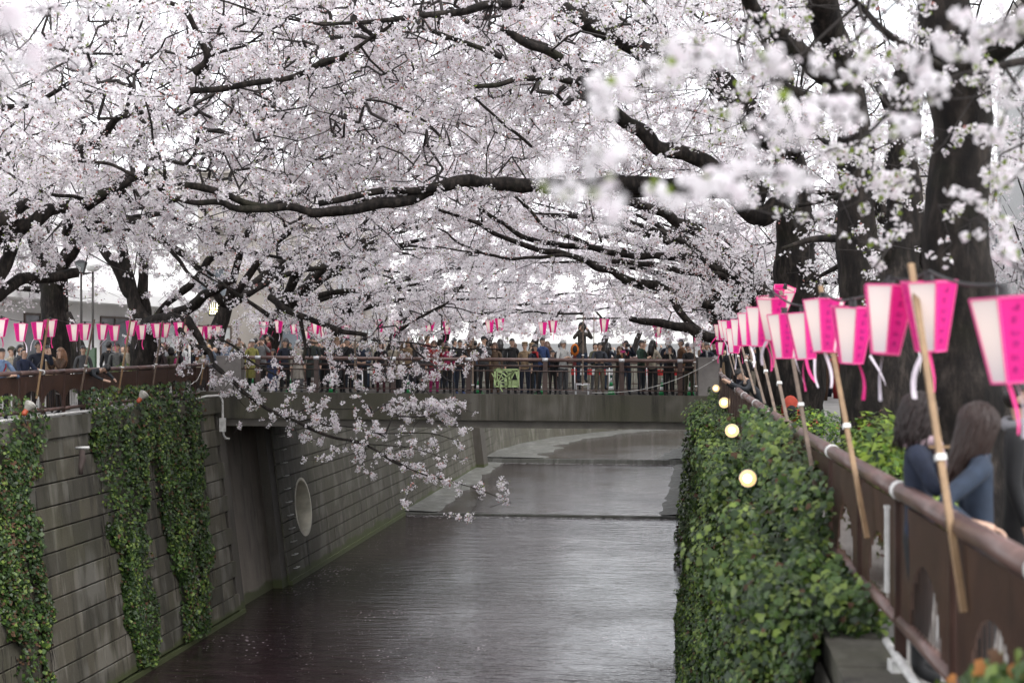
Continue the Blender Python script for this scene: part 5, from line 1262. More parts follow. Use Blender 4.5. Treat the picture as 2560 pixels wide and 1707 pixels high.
def body_mesh(pose, coat=False, slim=1.0, bend=0.0):
    if isinstance(pose, str): arms = (POSES[pose], [(-x, y, z) for x, y, z in POSES[pose]])
    else: arms = pose
    V, E, R, T = [], [], [], []
    def add(p, r, par, tg):
        V.append(Vector(p)); R.append((r, r) if not hasattr(r, '__len__') else r); i = len(V) - 1
        if par is not None: E.append((par, i)); T.append(tg)
        return i
    def B(p):       # bend the trunk forward about the hips
        p = Vector(p)
        if bend and p.z > .93:
            q = Matrix.Rotation(bend * min(1, (p.z - .93) / .25), 4, 'X') @ (p - Vector((0, 0, .93))); return q + Vector((0, 0, .93))
        return p
    pel = add((0, 0, .93), (.155 * slim, .115), None, 0)
    if coat: 
        pel2 = pel
    sp = add(B((0, .0, 1.10)), (.150 * slim, .105), pel, 1); ch = add(B((0, .01, 1.30)), (.175 * slim, .115), sp, 1)
    sh = add(B((0, .01, 1.42)), (.11, .085), ch, 1); nk = add(B((0, 0, 1.50)), .052, sh, 3)
    h1 = add(B((0, -.018, 1.565)), (.066, .075), nk, 3); h2 = add(B((0, -.012, 1.635)), (.078, .092), h1, 3); h3 = add(B((0, -.002, 1.70)), (.068, .078), h2, 3)
    for sgn, A in ((1, arms[0]), (-1, arms[1])):
        s = add(B((.165 * sgn * slim, .01, 1.405)), .066, sh, 1); e = add(B(A[0]), .052, s, 1); w_ = add(B(A[1]), .036, e, 1); hnd = add(B(A[2]), (.036, .024), w_, 3)
        v = Vector(A[2]) - Vector(A[1]); fin = add(B(Vector(A[2]) + v.normalized() * .06), (.026, .016), hnd, 3)
        hp = add((.09 * sgn, 0, .86), .098 * slim, pel, 2); kn = add((.105 * sgn, -.02, .48), .066, hp, 2); an = add((.11 * sgn, .015, .10), .046, kn, 2); to = add((.12 * sgn, -.13, .045), .042, an, 4)
    me = bpy.data.meshes.new('b'); me.from_pydata([tuple(v) for v in V], E, []); o = bpy.data.objects.new('b', me); COL.objects.link(o)
    md = o.modifiers.new('s', 'SKIN'); md.use_smooth_shade = True; md.branch_smoothing = .6
    for i, r in enumerate(R): sv = me.skin_vertices[0].data[i]; sv.radius = r; sv.use_root = (i == 0)
    ms = o.modifiers.new('u', 'SUBSURF'); ms.levels = 1; ms.render_levels = 1
    dg = bpy.context.evaluated_depsgraph_get(); out = bpy.data.meshes.new_from_object(o.evaluated_get(dg)); out.name = 'body'
    bpy.data.objects.remove(o); bpy.data.meshes.remove(me)
    n = len(out.polygons); c = np.zeros(n * 3); out.polygons.foreach_get('center', c); c = c.reshape(-1, 3)
    A = np.array([tuple(V[a]) for a, b in E]); Bv = np.array([tuple(V[b]) for a, b in E]); d = Bv - A; L2 = np.maximum((d * d).sum(1), 1e-9)
    t = np.clip(((c[:, None] - A[None]) * d[None]).sum(2) / L2[None], 0, 1); dist = np.linalg.norm(c[:, None] - (A[None] + t[..., None] * d[None]), axis=2)
    tg = np.array(T)[np.argmin(dist, 1)]
    tg = np.where((tg == 2) & (c[:, 2] > (.55 if coat else .90)), 1, tg)
    slot = np.select([tg == 1, tg == 2, tg == 3, tg == 4], [0, 1, 2, 3], 0)
    out.materials.clear()
    for k in range(4): out.materials.append(SKIN)
    out.polygons.foreach_set('material_index', slot.astype(np.int32)); out.polygons.foreach_set('use_smooth', np.ones(n, bool))
    return out, B((0, -.008, 1.635)), (Matrix.Rotation(bend, 4, 'X') if bend else Matrix.Identity(4))
BODY = {}
def get_body(pose, coat, slim, bend, key=None):
    k = (key or pose, coat, slim, bend)
    if k not in BODY: BODY[k] = body_mesh(pose, coat, slim, bend)
    return BODY[k]
def hair_mesh(kind):
    b = MB()
    def cap(rx, ry, rz, c, front, nu=18, nv=12):
        """ellipsoid shell with the face left open"""
        def keep(j, i):
            t = math.pi * (j + .5) / nv; a = 2 * math.pi * (i + .5) / nu
            y = math.sin(t) * math.sin(a); z = math.cos(t)
            return z > front or (y > -.15 and z > -.62)
        b.ball(c, (rx, ry, rz), nu, nv, keep=keep)
    if kind == 'short': cap(.088, .104, .112, (0, .004, .018), .36)
    elif kind == 'bob': cap(.106, .116, .120, (0, .006, .012), .22); b.ball((0, .035, -.06), (.114, .092, .105), 14, 8)
    elif kind == 'long':
        cap(.100, .112, .118, (0, .004, .015), .22); b.tube([Vector((0, .04, .02)), Vector((0, .075, -.09)), Vector((0, .095, -.22)), Vector((0, .085, -.36)), Vector((0, .07, -.42))], [.095, .10, .10, .075, .02], 12)
        for s in (-1, 1): b.tube([Vector((.078 * s, -.01, .03)), Vector((.090 * s, -.02, -.08)), Vector((.085 * s, -.05, -.2))], [.028, .032, .012], 7)
    elif kind == 'balding': cap(.084, .100, .098, (0, .014, .004), .80)
    elif kind == 'tail': cap(.092, .106, .113, (0, .004, .016), .42); b.tube([Vector((0, .10, .03)), Vector((0, .15, -.04)), Vector((0, .14, -.2))], [.03, .038, .01], 9)
    elif kind == 'cap':
        cap(.096, .110, .098, (0, .0, .040), .15); b.ball((0, -.10, .055), (.062, .062, .010), 12, 6)
    elif kind == 'beret': cap(.098, .110, .09, (0, .006, .050), .1); b.ball((0, .012, .115), (.118, .125, .035), 14, 6)
    elif kind == 'hood': cap(.115, .135, .140, (0, .012, .01), .35); b.ball((0, .05, -.12), (.12, .09, .08), 12, 6)
    elif kind == 'beanie': cap(.098, .108, .118, (0, .006, .026), .30); b.ball((0, .01, .15), .03, 8, 6)
    return b.mesh('hair', HAIRB, True)
def strand_hair(n, length, back=0.0, seed=1):
    r_ = random.Random(seed); b = MB(); b.ball((0, .006, .012), (.090, .104, .108), 18, 12, keep=lambda j, i: math.cos(math.pi * (j + .5) / 12) > .1 or math.sin(2 * math.pi * (i + .5) / 18) > -.1)
    for k in range(n):
        a = r_.uniform(-.75, math.pi + .75); t = r_.uniform(.05, 1.25); L = length * r_.uniform(.78, 1.08); pts = []; wv = r_.uniform(-.007, .012); ph = r_.uniform(0, 3)
        for q in range(9):
            s_ = q / 8 * L; tt = t + s_ / .115
            if tt < 1.65: p = Vector((math.sin(tt) * math.cos(a) * .104, .008 + math.sin(tt) * math.sin(a) * .118, .014 + math.cos(tt) * .122))
            else:
                dz = (tt - 1.65) * .115; p = Vector((math.cos(a) * (.106 + .010 * math.sin(dz * 14) - back * dz), .008 + math.sin(a) * (.120 - .05 * dz) + back * dz * .9, .006 - dz))
            pts.append(p + Vector((r_.uniform(-1, 1), r_.uniform(-1, 1), r_.uniform(-1, 1))) * .0045 + Vector((math.cos(a), math.sin(a), 0)) * wv * math.sin(q * .9 + ph))
        b.tube(pts, [.0078] * 6 + [.0065, .005, .002], 4)
    return b.mesh('hair', HAIRB, True)
HM = {k: hair_mesh(k) for k in ('short', 'bob', 'long', 'balding', 'tail', 'cap', 'beret', 'hood', 'beanie')}
def face_meshes():
    e = MB()
    for s in (-1, 1): e.ball((.030 * s, -.094, .010), (.0125, .006, .0055), 8, 5); e.box(.030 * s - .017, .030 * s + .017, -.098, -.092, .026, .031)
    m = MB(); m.ball((0, -.090, -.052), (.022, .008, .006), 8, 5)
    n = MB(); n.ball((0, -.100, -.018), (.011, .016, .020), 8, 6); 
    for s in (-1, 1): n.ball((.081 * s, .006, -.008), (.010, .018, .028), 6, 6)
    g = MB()
    for s in (-1, 1): 
        g.tube([Vector((.033 * s + .021 * math.cos(a), -.108, .008 + .015 * math.sin(a))) for a in [math.pi * k / 6 for k in range(13)]], .002, 4)
        g.tube([Vector((.056 * s, -.106, .012)), Vector((.080 * s, -.0, .012))], .002, 4)
    k = MB(); k.ball((0, -.080, -.045), (.056, .034, .038), 10, 6)
    return e.mesh('eyes', FEAT, True), m.mesh('mouth', MOUTH, True), n.mesh('nose_and_ears', SKIN, True), g.mesh('glasses', BLACKC, True), k.mesh('face_mask', TAPE, True)
HM['strand_bob'] = strand_hair(330, .30, 0, 3); HM['strand_long'] = strand_hair(330, .46, .25, 4)
EYES, MTH, NOSE, GLAS, MASK = face_meshes()
def person(x, y, z, rz, label, pose='down', top=BK, bot=BK, hair='short', hc=HAIRB, group=None, coat=False, slim=1.0, sc=1.0, bend=0.0, glasses=False, mask=False, shoes=BK, extra=(), key=None, head_turn=(0, 0), face=True):
    me, hp, hm = get_body(pose, coat, slim, bend, key)
    r = empty('person', (x, y, z), rz); r.scale = (sc,) * 3; tag(r, label, 'person', group)
    o = link('body', me, r)
    for i, m in enumerate((cloth(top), cloth(bot), SKIN, cloth(shoes))): o.material_slots[i].link = 'OBJECT'; o.material_slots[i].material = m
    hd = Matrix.Translation(hp) @ hm @ Matrix.Rotation(head_turn[0], 4, 'Z') @ Matrix.Rotation(head_turn[1], 4, 'X')
    def ch(name, m, mat=None):
        q = link(name, m, r); q.matrix_local = hd
        if mat: q.material_slots[0].link = 'OBJECT'; q.material_slots[0].material = mat
        return q
    ch('hat' if hair in ('cap', 'beret', 'beanie') else ('hood' if hair == 'hood' else 'hair'), HM[hair], hc)
    if face: ch('eyes', EYES); ch('mouth', MTH); ch('nose_and_ears', NOSE)
    if glasses: ch('glasses', GLAS)
    if mask: ch('face_mask', MASK)
    if coat:
        b = MB(); prev = None; n = 14
        for zz, a, c in ((1.02, .165, .125), (.85, .195, .155), (.66, .21, .17), (.52, .215, .175)):
            cur = [Vector((a * slim * math.cos(2*math.pi*i/n) * (1 + .04 * math.sin(5 * i)), c * math.sin(2*math.pi*i/n), zz)) for i in range(n)]
            if prev:
                for i in range(n): b.quad(prev[i], prev[(i+1) % n], cur[(i+1) % n], cur[i])
            prev = cur
        b.build('coat_skirt', cloth(top), r, True)
    b = MB(); prev = None; n = 12      # collar
    for rad, zz in ((.075, 1.44), (.082, 1.475), (.064, 1.50)):
        cur = [Vector((rad * math.cos(2*math.pi*i/n), .006 + rad * .95 * math.sin(2*math.pi*i/n), zz + .012 * math.sin(2*math.pi*i/n))) for i in range(n)]
        if prev:
            for i in range(n): b.quad(prev[i], prev[(i+1) % n], cur[(i+1) % n], cur[i])
        prev = cur
    if not bend: b.build('collar', cloth(tuple(min(1, c * 1.25 + .004) for c in top)), r, True)
    for e in extra:
        if e[0] == 'backpack':
            b = MB(); b.ball((0, .19, 1.22), (.15, .10, .22), 12, 8); b.build('backpack', cloth(e[1]), r, True)
            b = MB()
            for s in (-1, 1): b.tube([Vector((.11 * s, .10, 1.43)), Vector((.125 * s, -.09, 1.40)), Vector((.13 * s, -.125, 1.25)), Vector((.14 * s, -.02, 1.08))], .019, 6)
            b.build('strap', cloth(e[1]), r, True)
        if e[0] == 'scarf':
            b = MB(); b.tube([Vector((.085 * math.cos(a), .0 + .09 * math.sin(a) - .01, 1.475 + .015 * math.sin(2 * a))) for a in [2 * math.pi * k / 12 for k in range(13)]], .036, 8); b.tube([Vector((.03, -.10, 1.46)), Vector((.05, -.14, 1.3)), Vector((.05, -.13, 1.2))], [.04, .035, .03], 8); b.build('scarf', cloth(e[1]), r, True)
        if e[0] == 'strap':
            b = MB(); b.tube([Vector((.10, .0, 1.45)), Vector((.04, -.125, 1.32)), Vector((-.10, -.13, 1.1)), Vector((-.17, -.02, .98))], .014, 6); b.build('strap', cloth(e[1]), r, True)
    return r
def held(kind, pr, label, hz, fy=-.37, fx=0.0, col=BK):
    """a camera or phone held before the face; a thing of its own"""
    s = pr.scale[0]; c = Vector((math.cos(pr.rotation_euler[2]), math.sin(pr.rotation_euler[2]), 0)); f = Vector((-c.y, c.x, 0))
    loc = Vector(pr.location) + (c * fx + f * fy) * s + Vector((0, 0, hz * s))
    r = empty(kind, loc, pr.rotation_euler[2]); tag(r, label, 'phone' if kind == 'smartphone' else 'camera')
    if kind == 'smartphone':
        b = MB(); b.box(-.038, .038, -.005, .005, -.075, .075); b.build('phone_body', cloth(col), r)
        b = MB(); b.ball((.022, -.006, .055), (.008, .003, .008), 8, 4); b.build('lens', BLACKC, r)
    else:
        b = MB(); b.box(-.07, .07, -.03, .03, -.045, .045); b.box(-.028, .028, -.025, .025, .045, .068); b.build('camera_body', BLACKC, r)
        b = MB(); b.tube([Vector((0, -.03, 0)), Vector((0, -.12, 0))], [.034, .04], 12); b.build('lens', BLACKC, r, True)
    return r
BD, G1 = DK + .02, 'people on the bridge'
def onb(px, d=43.15): return P(px, 0, d).x, d, bz(P(px, 0, d).x, DK) + .0
def pb(px, label, d=43.15, rz=None, **k):
    if rz is None: rz = random.uniform(-.55, .55)
    x, y, z = onb(px, d); return person(x, y, z, rz, label, group=G1, **k)
p = pb(1455, 'tall photographer in a taupe puffer jacket standing above the others with a camera', pose='camera', top=(.12,.105,.09), bot=DN, hair='bob', sc=1.06, d=43.2, extra=[('strap', BK)])
p.location.z += .40; b = MB(); b.box(-.22, .22, -.16, .16, 0, .04); [b.box(x - .02, x + .02, y - .02, y + .02, -.38, 0) for x in (-.19, .19) for y in (-.13, .13)]
q = b.build('step_stool', SILV); q.location = Vector(p.location) - Vector((0, 0, .04)); tag(q, 'small step stool under the tall photographer on the bridge', 'stool')
held('camera', p, 'black camera held up by the tall photographer on the bridge', 1.60, -.27)
b = MB(); b.ball((0, 0, 0), (.13, .09, .19), 12, 8); o = b.build('backpack', cloth((.75, .20, .02)), None, True); o.location = P(1437, 875, 42.85); tag(o, 'orange and black backpack held against the bridge rail beside the tall photographer', 'backpack')
b = MB(); b.ball((0, -.075, .02), (.07, .05, .12), 10, 6); b.build('pocket', cloth(BK), o, True)
p = pb(1408, 'person in a white hooded jacket and dark skirt at the bridge rail', pose='chest', top=WHT, bot=GY, hair='hood', hc=cloth(WHT), coat=False, sc=.97)
p = pb(1499, 'man in a dark grey jacket and khaki trousers leaning on the bridge rail', pose='lean', top=(.04,.045,.06), bot=KHK, slim=1.08, sc=.94)
held('camera', p, 'compact camera in the hands of the leaning man in grey', 1.14, -.50).scale = (.7, .7, .7)
p = pb(1549, 'woman in black holding up a pink phone on the bridge', pose='phone', top=BK, bot=BK, hair='bob', hc=HAIRN, sc=.88, extra=[('scarf', (.2, .09, .03))])
held('smartphone', p, 'pink phone held up by a woman in black on the bridge', 1.57, -.42, -.05, PNK).rotation_euler = (0, math.pi / 2, 0)
p = pb(1565, 'man in navy with red trim photographing behind the pink phone', d=43.8, pose='camera', top=NV, bot=DN, sc=.98, extra=[('strap', RED)])
held('camera', p, 'black camera raised above the pink phone', 1.60, -.27)
pb(1603, 'man in a dark green jacket turned towards the long haired woman', pose='chest', rz=.9, top=GRN, bot=(.02,.025,.035), sc=.99, extra=[('strap', BK)])
pb(1632, 'woman in a cream knit with long dark hair seen from behind on the bridge', rz=2.4, pose='chest', top=CRM, bot=BK, hair='long', slim=.95, sc=.99)
pb(1671, 'man wearing a white face mask and a navy coat on the bridge', d=43.9, pose='down', top=NV, bot=BK, mask=True, sc=1.02)
p = pb(1675, 'woman in a dark coat and pale scarf raising a grey phone', pose='phone', top=BK, bot=BK, hair='long', slim=.92, sc=.90, extra=[('scarf', CRM)])
held('smartphone', p, 'grey phone raised by the woman with the pale scarf', 1.58, -.42, 0, LG_)
pb(1703, 'man in a brown leather jacket in profile near the stone pillar', d=43.9, rz=-1.2, pose='down', top=(.20,.10,.05), bot=BK, sc=1.01, hc=HAIRB)
p = pb(1722, 'young man in black with a camera at his chest next to the stone pillar', pose='chest', top=BK, bot=OLV, slim=.95, sc=.93)
held('camera', p, 'camera held at chest height beside the stone pillar', 1.24, -.38).scale = (.8, .8, .8)
pb(1767, 'older man in a navy jacket standing behind the stone pillar', d=43.6, pose='down', top=NV, bot=GY, hc=HAIRG, slim=1.05, sc=.96, extra=[('scarf', LG_)])
pb(1786, 'man in black half hidden behind the older man in navy', d=44.6, pose='down', top=BK, bot=BK, sc=.98)
pb(1356, 'man with headphones and a slate blue coat above the red scarf', d=43.9, rz=.5, pose='down', top=BLU, bot=NV, sc=1.02)
pb(1337, 'person wrapped in a bright red scarf with a navy coat', pose='chest', top=NV, bot=BK, hair='bob', sc=.90, extra=[('scarf', RED)])
pb(1210, 'man in a black cap and grey coat near mid bridge', pose='phone', top=GY, bot=BK, hair='cap', hc=cloth(BK), sc=1.03)
pb(1178, 'person in a dark red hat behind the mid bridge pole', d=43.9, pose='down', top=BRN, bot=BK, hair='beanie', hc=cloth((.22, .02, .03)), sc=1.03)
pb(1237, 'woman in a long brown coat left of the green plaque', pose='down', top=(.14,.09,.055), bot=BRN, hair='long', hc=HAIRN, coat=True, sc=.93)
pb(1280, 'man in a long black coat behind the green plaque', pose='down', top=BK, bot=BK, coat=True, slim=1.06, sc=1.0)
pb(1312, 'person with a pale grey shopping bag and beige hat behind the plaque edge', pose='down', top=TAN, bot=NV, hair='beret', hc=cloth(TAN), sc=.93)
pb(1382, 'person crouched in black with a large black rucksack at the rail', d=43.6, pose='down', top=BK, bot=BK, hair='short', sc=.80, extra=[('backpack', BK)])
pb(1150, 'person in a black jacket with blue sneakers near mid bridge', pose='chest', top=BK, bot=NV, sc=.97, shoes=BLU)
pb(1118, 'woman in a magenta jacket seen through the blossom', pose='down', top=(.45,.03,.12), bot=BK, hair='bob', sc=.90)
pb(1085, 'woman in a red coat taking a picture with a checked phone', pose='phone', top=RED, bot=(.4,.02,.15), hair='bob', hc=HAIRN, sc=.95)
pb(1052, 'man in a dark grey coat with both arms lowered', d=43.7, pose='down', top=GY, bot=BK, sc=1.0, coat=True)
p = pb(1022, 'person lifting a white phone high above the blossom', pose='high', top=TAN, bot=BK, hair='bob', hc=HAIRN, sc=.97)
held('smartphone', p, 'white phone lifted high over the bridge crowd', 1.80, -.38, 0, WHT)
pb(985, 'person in a beige coat and white hat on the bridge', pose='down', top=CRM, bot=BK, hair='beret', hc=cloth(WHT), coat=True, sc=.94)
pb(952, 'woman with a burgundy bag and a black coat', pose='down', top=BK, bot=(.10,.02,.03), hair='long', hc=HAIRN, coat=True, sc=.93, extra=[('strap', (.12, .02, .03))])
pb(905, 'man in a blue denim jacket bowing his dark head over the rail', pose='lean', top=DN, bot=BK, bend=.35, sc=.98)
pb(868, 'man in a black jacket pointing a white phone to the side', pose='phone', rz=.6, top=BK, bot=BK, sc=.98)
pb(844, 'woman in a tan beret with a charcoal coat', pose='down', top=(.05,.05,.055), bot=BK, hair='beret', hc=cloth(TAN), coat=True, sc=.98)
pb(812, 'person in a black down jacket next to the tan beret', d=43.8, pose='chest', top=BK, bot=BK, sc=.96)
pb(781, 'tall person in a long dark green coat left of the square post', pose='down', top=(.03,.04,.035), bot=BK, coat=True, hair='short', sc=1.0)
pb(746, 'woman in a long cream coat with a beige tote', pose='down', top=(.50,.46,.40), bot=LG_, coat=True, hair='hood', hc=cloth(WHT), sc=.93)
pb(712, 'person in navy with a light bag in the left half of the bridge', pose='down', top=NV, bot=BK, sc=.95)
pb(683, 'smiling child in a blue flowered dress at the bridge rail', pose='down', top=(.05,.08,.20), bot=(.05,.07,.18), hair='bob', coat=True, sc=.78)
pb(655, 'man in a pale jacket photographing at the left end of the bridge', d=43.8, pose='camera', top=LG_, bot=BK, sc=.98)
pb(630, 'woman in a yellow and green patterned coat by the left pillar', pose='down', top=(.38,.36,.10), bot=GRN, hair='cap', hc=cloth(WHT), coat=True, sc=.94)
pb(596, 'person with a tan camera bag just behind the left pillar', d=43.9, pose='camera', top=KHK, bot=BK, hc=HAIRN, sc=.97)
pb(570, 'person in a pale denim shirt behind the left pillar', d=44.3, pose='down', top=(.25,.33,.45), bot=NV, hair='short', hc=HAIRN, sc=.95)
# back row, facing the other way on the far walkway
cn = [('black', BK), ('navy', NV), ('grey', GY), ('brown', BRN), ('olive', OLV), ('tan', TAN), ('cream', CRM), ('dark red', (.16, .02, .02)), ('denim blue', DN), ('pale grey', LG_)]
hn = [('short black hair', 'short', HAIRB), ('long brown hair', 'long', HAIRN), ('a brown bob', 'bob', HAIRN), ('a black ponytail', 'tail', HAIRB), ('a grey beanie', 'beanie', cloth(GY)), ('a tan beret', 'beret', cloth(TAN)), ('long black hair', 'long', HAIRB)]
for i in range(30):
    px = 640 + i * 38.5 + random.uniform(-10, 10); c, h = cn[(i * 7) % 10], hn[(i * 3) % 7]
    place = ['above the left pillar end', 'behind the flowered dress', 'behind the cream coat', 'behind the black forked twig', 'behind the left lath pole', 'behind the denim jacket', 'left of the raised phones', 'behind the red coat', 'behind the mid bridge pole', 'over the green plaque', 'behind the white hood', 'behind the tall photographer', 'behind the leaning man', 'behind the cream knit', 'by the right pillar'][i // 2]
    x, y, z = onb(px, 47.6 + random.uniform(-.5, .9))
    person(x, y, z, random.choice([math.pi, math.pi, 2.6, .3, -1.4, 1.5]), f'person in {c[0]}, {h[0]}, back row {place}', pose=random.choice(['down', 'phone', 'camera', 'chest']), top=c[1], bot=random.choice([BK, NV, GY, DN]), hair=h[1], hc=h[2], group='people in the back row of the bridge', sc=random.uniform(.90, 1.04), slim=random.choice([.95, 1.0, 1.05]), coat=(i % 4 == 0))
# left bank
G2 = 'people behind the left railing'
def pl(px, label, off=.55, dz=0.0, **k):
    u = LRU - off; d = -u * F / (1716 - px); q = P(px, 0, d); r = person(q.x, d, LG + dz, k.pop('rz', .3), label, group=G2, **k); return r
p = pl(97, 'man in glasses and a navy jacket raising one hand at the left railing', off=.45, pose=([(.26, -.20, 1.22), (.20, -.30, 1.46), (.19, -.31, 1.54)], [(-.28, -.22, 1.08), (-.16, -.38, 1.12), (-.1, -.42, 1.12)]), key='manL', top=NV, bot=BK, hair='short', glasses=True, slim=1.12, sc=1.02, head_turn=(.35, -.1), extra=[('strap', GY)], rz=.45)
pl(60, 'grey haired man in glasses and navy, lower than his neighbour', off=.5, pose='lean', top=(.02,.03,.07), bot=BK, hair='balding', hc=HAIRG, glasses=True, sc=.93, rz=.9)
pl(50, 'woman in profile with dark hair and a grey puffer jacket', off=1.3, pose='down', top=(.07,.075,.09), bot=BK, hair='tail', sc=.97, rz=1.4)
pl(4, 'person in a light blue shirt cut by the left edge', off=.4, pose='lean', top=(.22,.32,.50), bot=NV, hair='short', sc=.93, rz=.9, extra=[('strap', RED)])
pl(28, 'person in a camouflage cap further back at the left', off=2.2, pose='down', top=CRM, bot=KHK, hair='cap', hc=cloth(OLV), sc=.94, rz=1.0)
p = pl(152, 'woman with long light brown hair holding up a white phone', off=.5, pose='phone', top=BRN, bot=BK, hair='long', hc=simple('hair_light_brown', (.18, .09, .045), .4, bmp=0), slim=.92, sc=.93, rz=-.7)
held('smartphone', p, 'white phone held by the brown haired woman on the left bank', 1.50, -.42, 0, WHT)
pl(118, 'person with black hair hidden behind the raised hand', off=1.3, pose='down', top=TAN, bot=BK, hair='short', sc=.96)
pl(212, 'man in charcoal bending far over the left railing, head down', off=.30, pose=([(.30, -.12, 1.45), (.22, -.30, 1.62), (.15, -.36, 1.70)], [(-.30, -.12, 1.45), (-.2, -.30, 1.62), (-.12, -.36, 1.70)]), key='bend', top=(.035,.042,.05), bot=BK, hair='short', slim=1.08, sc=.98, bend=1.25, rz=1.15)
pl(208, 'face with short black hair peering over the bending man', off=1.9, pose='down', top=GY, bot=BK, sc=.95)
pl(272, 'man in black seen from behind beside the green board', off=2.0, pose='down', top=BK, bot=BK, sc=1.01, rz=2.9)
pl(292, 'smiling young man in a grey jacket with a backpack', off=1.4, pose='down', top=(.16,.16,.155), bot=BK, sc=.99, extra=[('backpack', BK)], rz=.1)
pl(319, 'woman with a white headband and dark bob beside the forked trunk', off=1.9, pose='down', top=CRM, bot=BK, hair='bob', sc=.97)
pl(402, 'woman with long dark hair turned away, right of the forked trunk', off=.7, pose='down', top=(.05,.03,.03), bot=BK, hair='long', hc=HAIRB, sc=.94, rz=2.7)
pl(414, 'taller woman with a dark fringe facing left', off=1.6, pose='down', top=LG_, bot=BK, hair='long', hc=HAIRN, sc=1.0, rz=-1.2)
pl(427, 'person in olive with black hair in a bun, seen from behind', off=.8, pose='down', top=OLV, bot=BK, hair='bob', sc=.92, rz=-2.4)
pl(450, 'woman in black with bright pink backpack straps', off=.6, pose='down', top=BK, bot=BK, hair='bob', sc=.93, rz=2.2, extra=[('backpack', PNK)])
pl(456, 'black haired man in white behind the pink straps', off=1.9, pose='down', top=WHT, bot=BK, sc=1.02, rz=2.6)
p = pl(480, 'man in a navy coat with his phone held high by the white post', off=1.0, pose='high', top=NV, bot=BK, hair='short', sc=.96, rz=2.6)
held('smartphone', p, 'dark phone held high beside the white post', 1.80, -.38, 0, BK)
pl(496, 'woman in cream with long auburn hair near the pillar', off=1.2, pose='down', top=CRM, bot=BK, hair='long', hc=simple('hair_auburn', (.26, .10, .04), .4, bmp=0), sc=.95, rz=2.8)
pl(522, 'blond person in a checked shirt at the left end of the bridge', off=1.0, pose='camera', top=(.30,.36,.45), bot=BK, hair='short', hc=simple('hair_blond', (.45, .28, .12), .4, bmp=0), sc=.95)

# right bank, close to the camera
def near_hand(r, M, name='hand'):
    """palm and five bent fingers, unequal lengths"""
    def chain(pts, rad, b): b.tube(smooth_path(pts, 3), [rad * (1 - .35 * i / (3 * (len(pts) - 1))) for i in range(3 * (len(pts) - 1) + 1)], 7)
    b = MB(); b.ball((0, 0, .045), (.040, .016, .048), 10, 8)
    for k, (x, L) in enumerate(((-.030, .062), (-.010, .076), (.011, .072), (.030, .055))):
        chain([Vector((x, 0, .07)), Vector((x * 1.12, -.004, .085 + L * .35)), Vector((x * 1.15, -.022, .085 + L * .72)), Vector((x * 1.12, -.045, .085 + L * .9))], .0095, b)
    chain([Vector((-.030, 0, .03)), Vector((-.055, -.010, .055)), Vector((-.060, -.024, .085)), Vector((-.052, -.034, .102))], .0115, b)
    b.v = [tuple(M @ Vector(v)) for v in b.v]; b.build(name, SKIN, r, True)
def near(px, py, d, h_above, label, **k):
    """place by the head centre: px, py at distance d; h_above = head height over the feet"""
    q = P(px, py, d); return q
q = P(2283, 1070, 8.5)      # head of the woman in navy: 2 m to the right, leaning forward
w1 = person(q.x + .05, 8.55, RG + .0, 1.30, 'woman in a navy jacket with a dark bob lifting a snack behind the right railing', pose=([(.25, -.16, 1.20), (.10, -.26, 1.40), (.04, -.25, 1.47)], [(-.25, -.10, 1.18), (-.12, -.28, 1.33), (-.03, -.29, 1.40)]), key='w1', top=(.022,.032,.065), bot=BK, hair='strand_bob', hc=simple('hair_dark_brown', (.016, .008, .007), .5, bmp=0), slim=1.12, sc=.985, head_turn=(.25, .25), extra=[('scarf', (.62, .45, .50))], group='people behind the right railing')
near_hand(w1, Matrix.Translation((-.03, -.27, 1.38)) @ Matrix.Rotation(.5, 4, 'Y'))
q2 = P(2447, 1100, 8.0)
w2 = person(q2.x + .0, 8.0, RG + .0, 1.45, 'woman in a blue denim jacket resting her hand on the right railing', pose=([(.23, .03, 1.13), (.24, -.05, .89), (.24, -.08, .80)], [(-.35, .27, 1.22), (-.43, .13, 1.11), (-.45, .06, 1.10)]), key='w2', top=DN, bot=BK, hair='strand_long', hc=simple('hair_warm_brown', (.024, .011, .008), .5, bmp=0), slim=1.12, sc=.965, head_turn=(.35, .1), group='people behind the right railing')
near_hand(w2, Matrix.Translation((-.44, .08, 1.11)) @ Matrix.Rotation(1.8, 4, 'X'))
q3 = P(2560, 1000, 8.6)
person(q3.x + .08, 8.9, RG, 1.2, 'person in black with a grey hood at the right edge', pose='down', top=(.012,.012,.014), bot=BK, hair='short', hc=HAIRB, sc=1.04, slim=1.15, extra=[('scarf', (.30, .30, .32))], group='people behind the right railing')
b = MB(); b.box(-.10, .10, -.004, .004, -.009, .009); o = b.build('wooden_skewer', WOODY); o.location = P(2365, 1117, 8.35); tag(o, 'pale wooden skewer held by the woman in navy', 'skewer')
person(P(1868, 0, 27).x + .35, 27.4, RG, -1.3, 'photographer in charcoal leaning over the right railing among the poles', pose='high', top=(.05,.055,.065), bot=BK, hair='short', bend=.7, sc=.97, group='people behind the right railing', extra=[])
b = MB(); b.ball((0, 0, 0), (.16, .12, .24), 10, 8); o = b.build('backpack', cloth((.5, .06, .03)), None, True); o.location = can(1.75, 24.5, 6.95); tag(o, 'orange red backpack behind the poles of the right railing', 'backpack')
b = MB(); b.ball((0, -.10, -.04), (.10, .05, .12), 8, 6); b.build('pocket', cloth(BK), o, True)

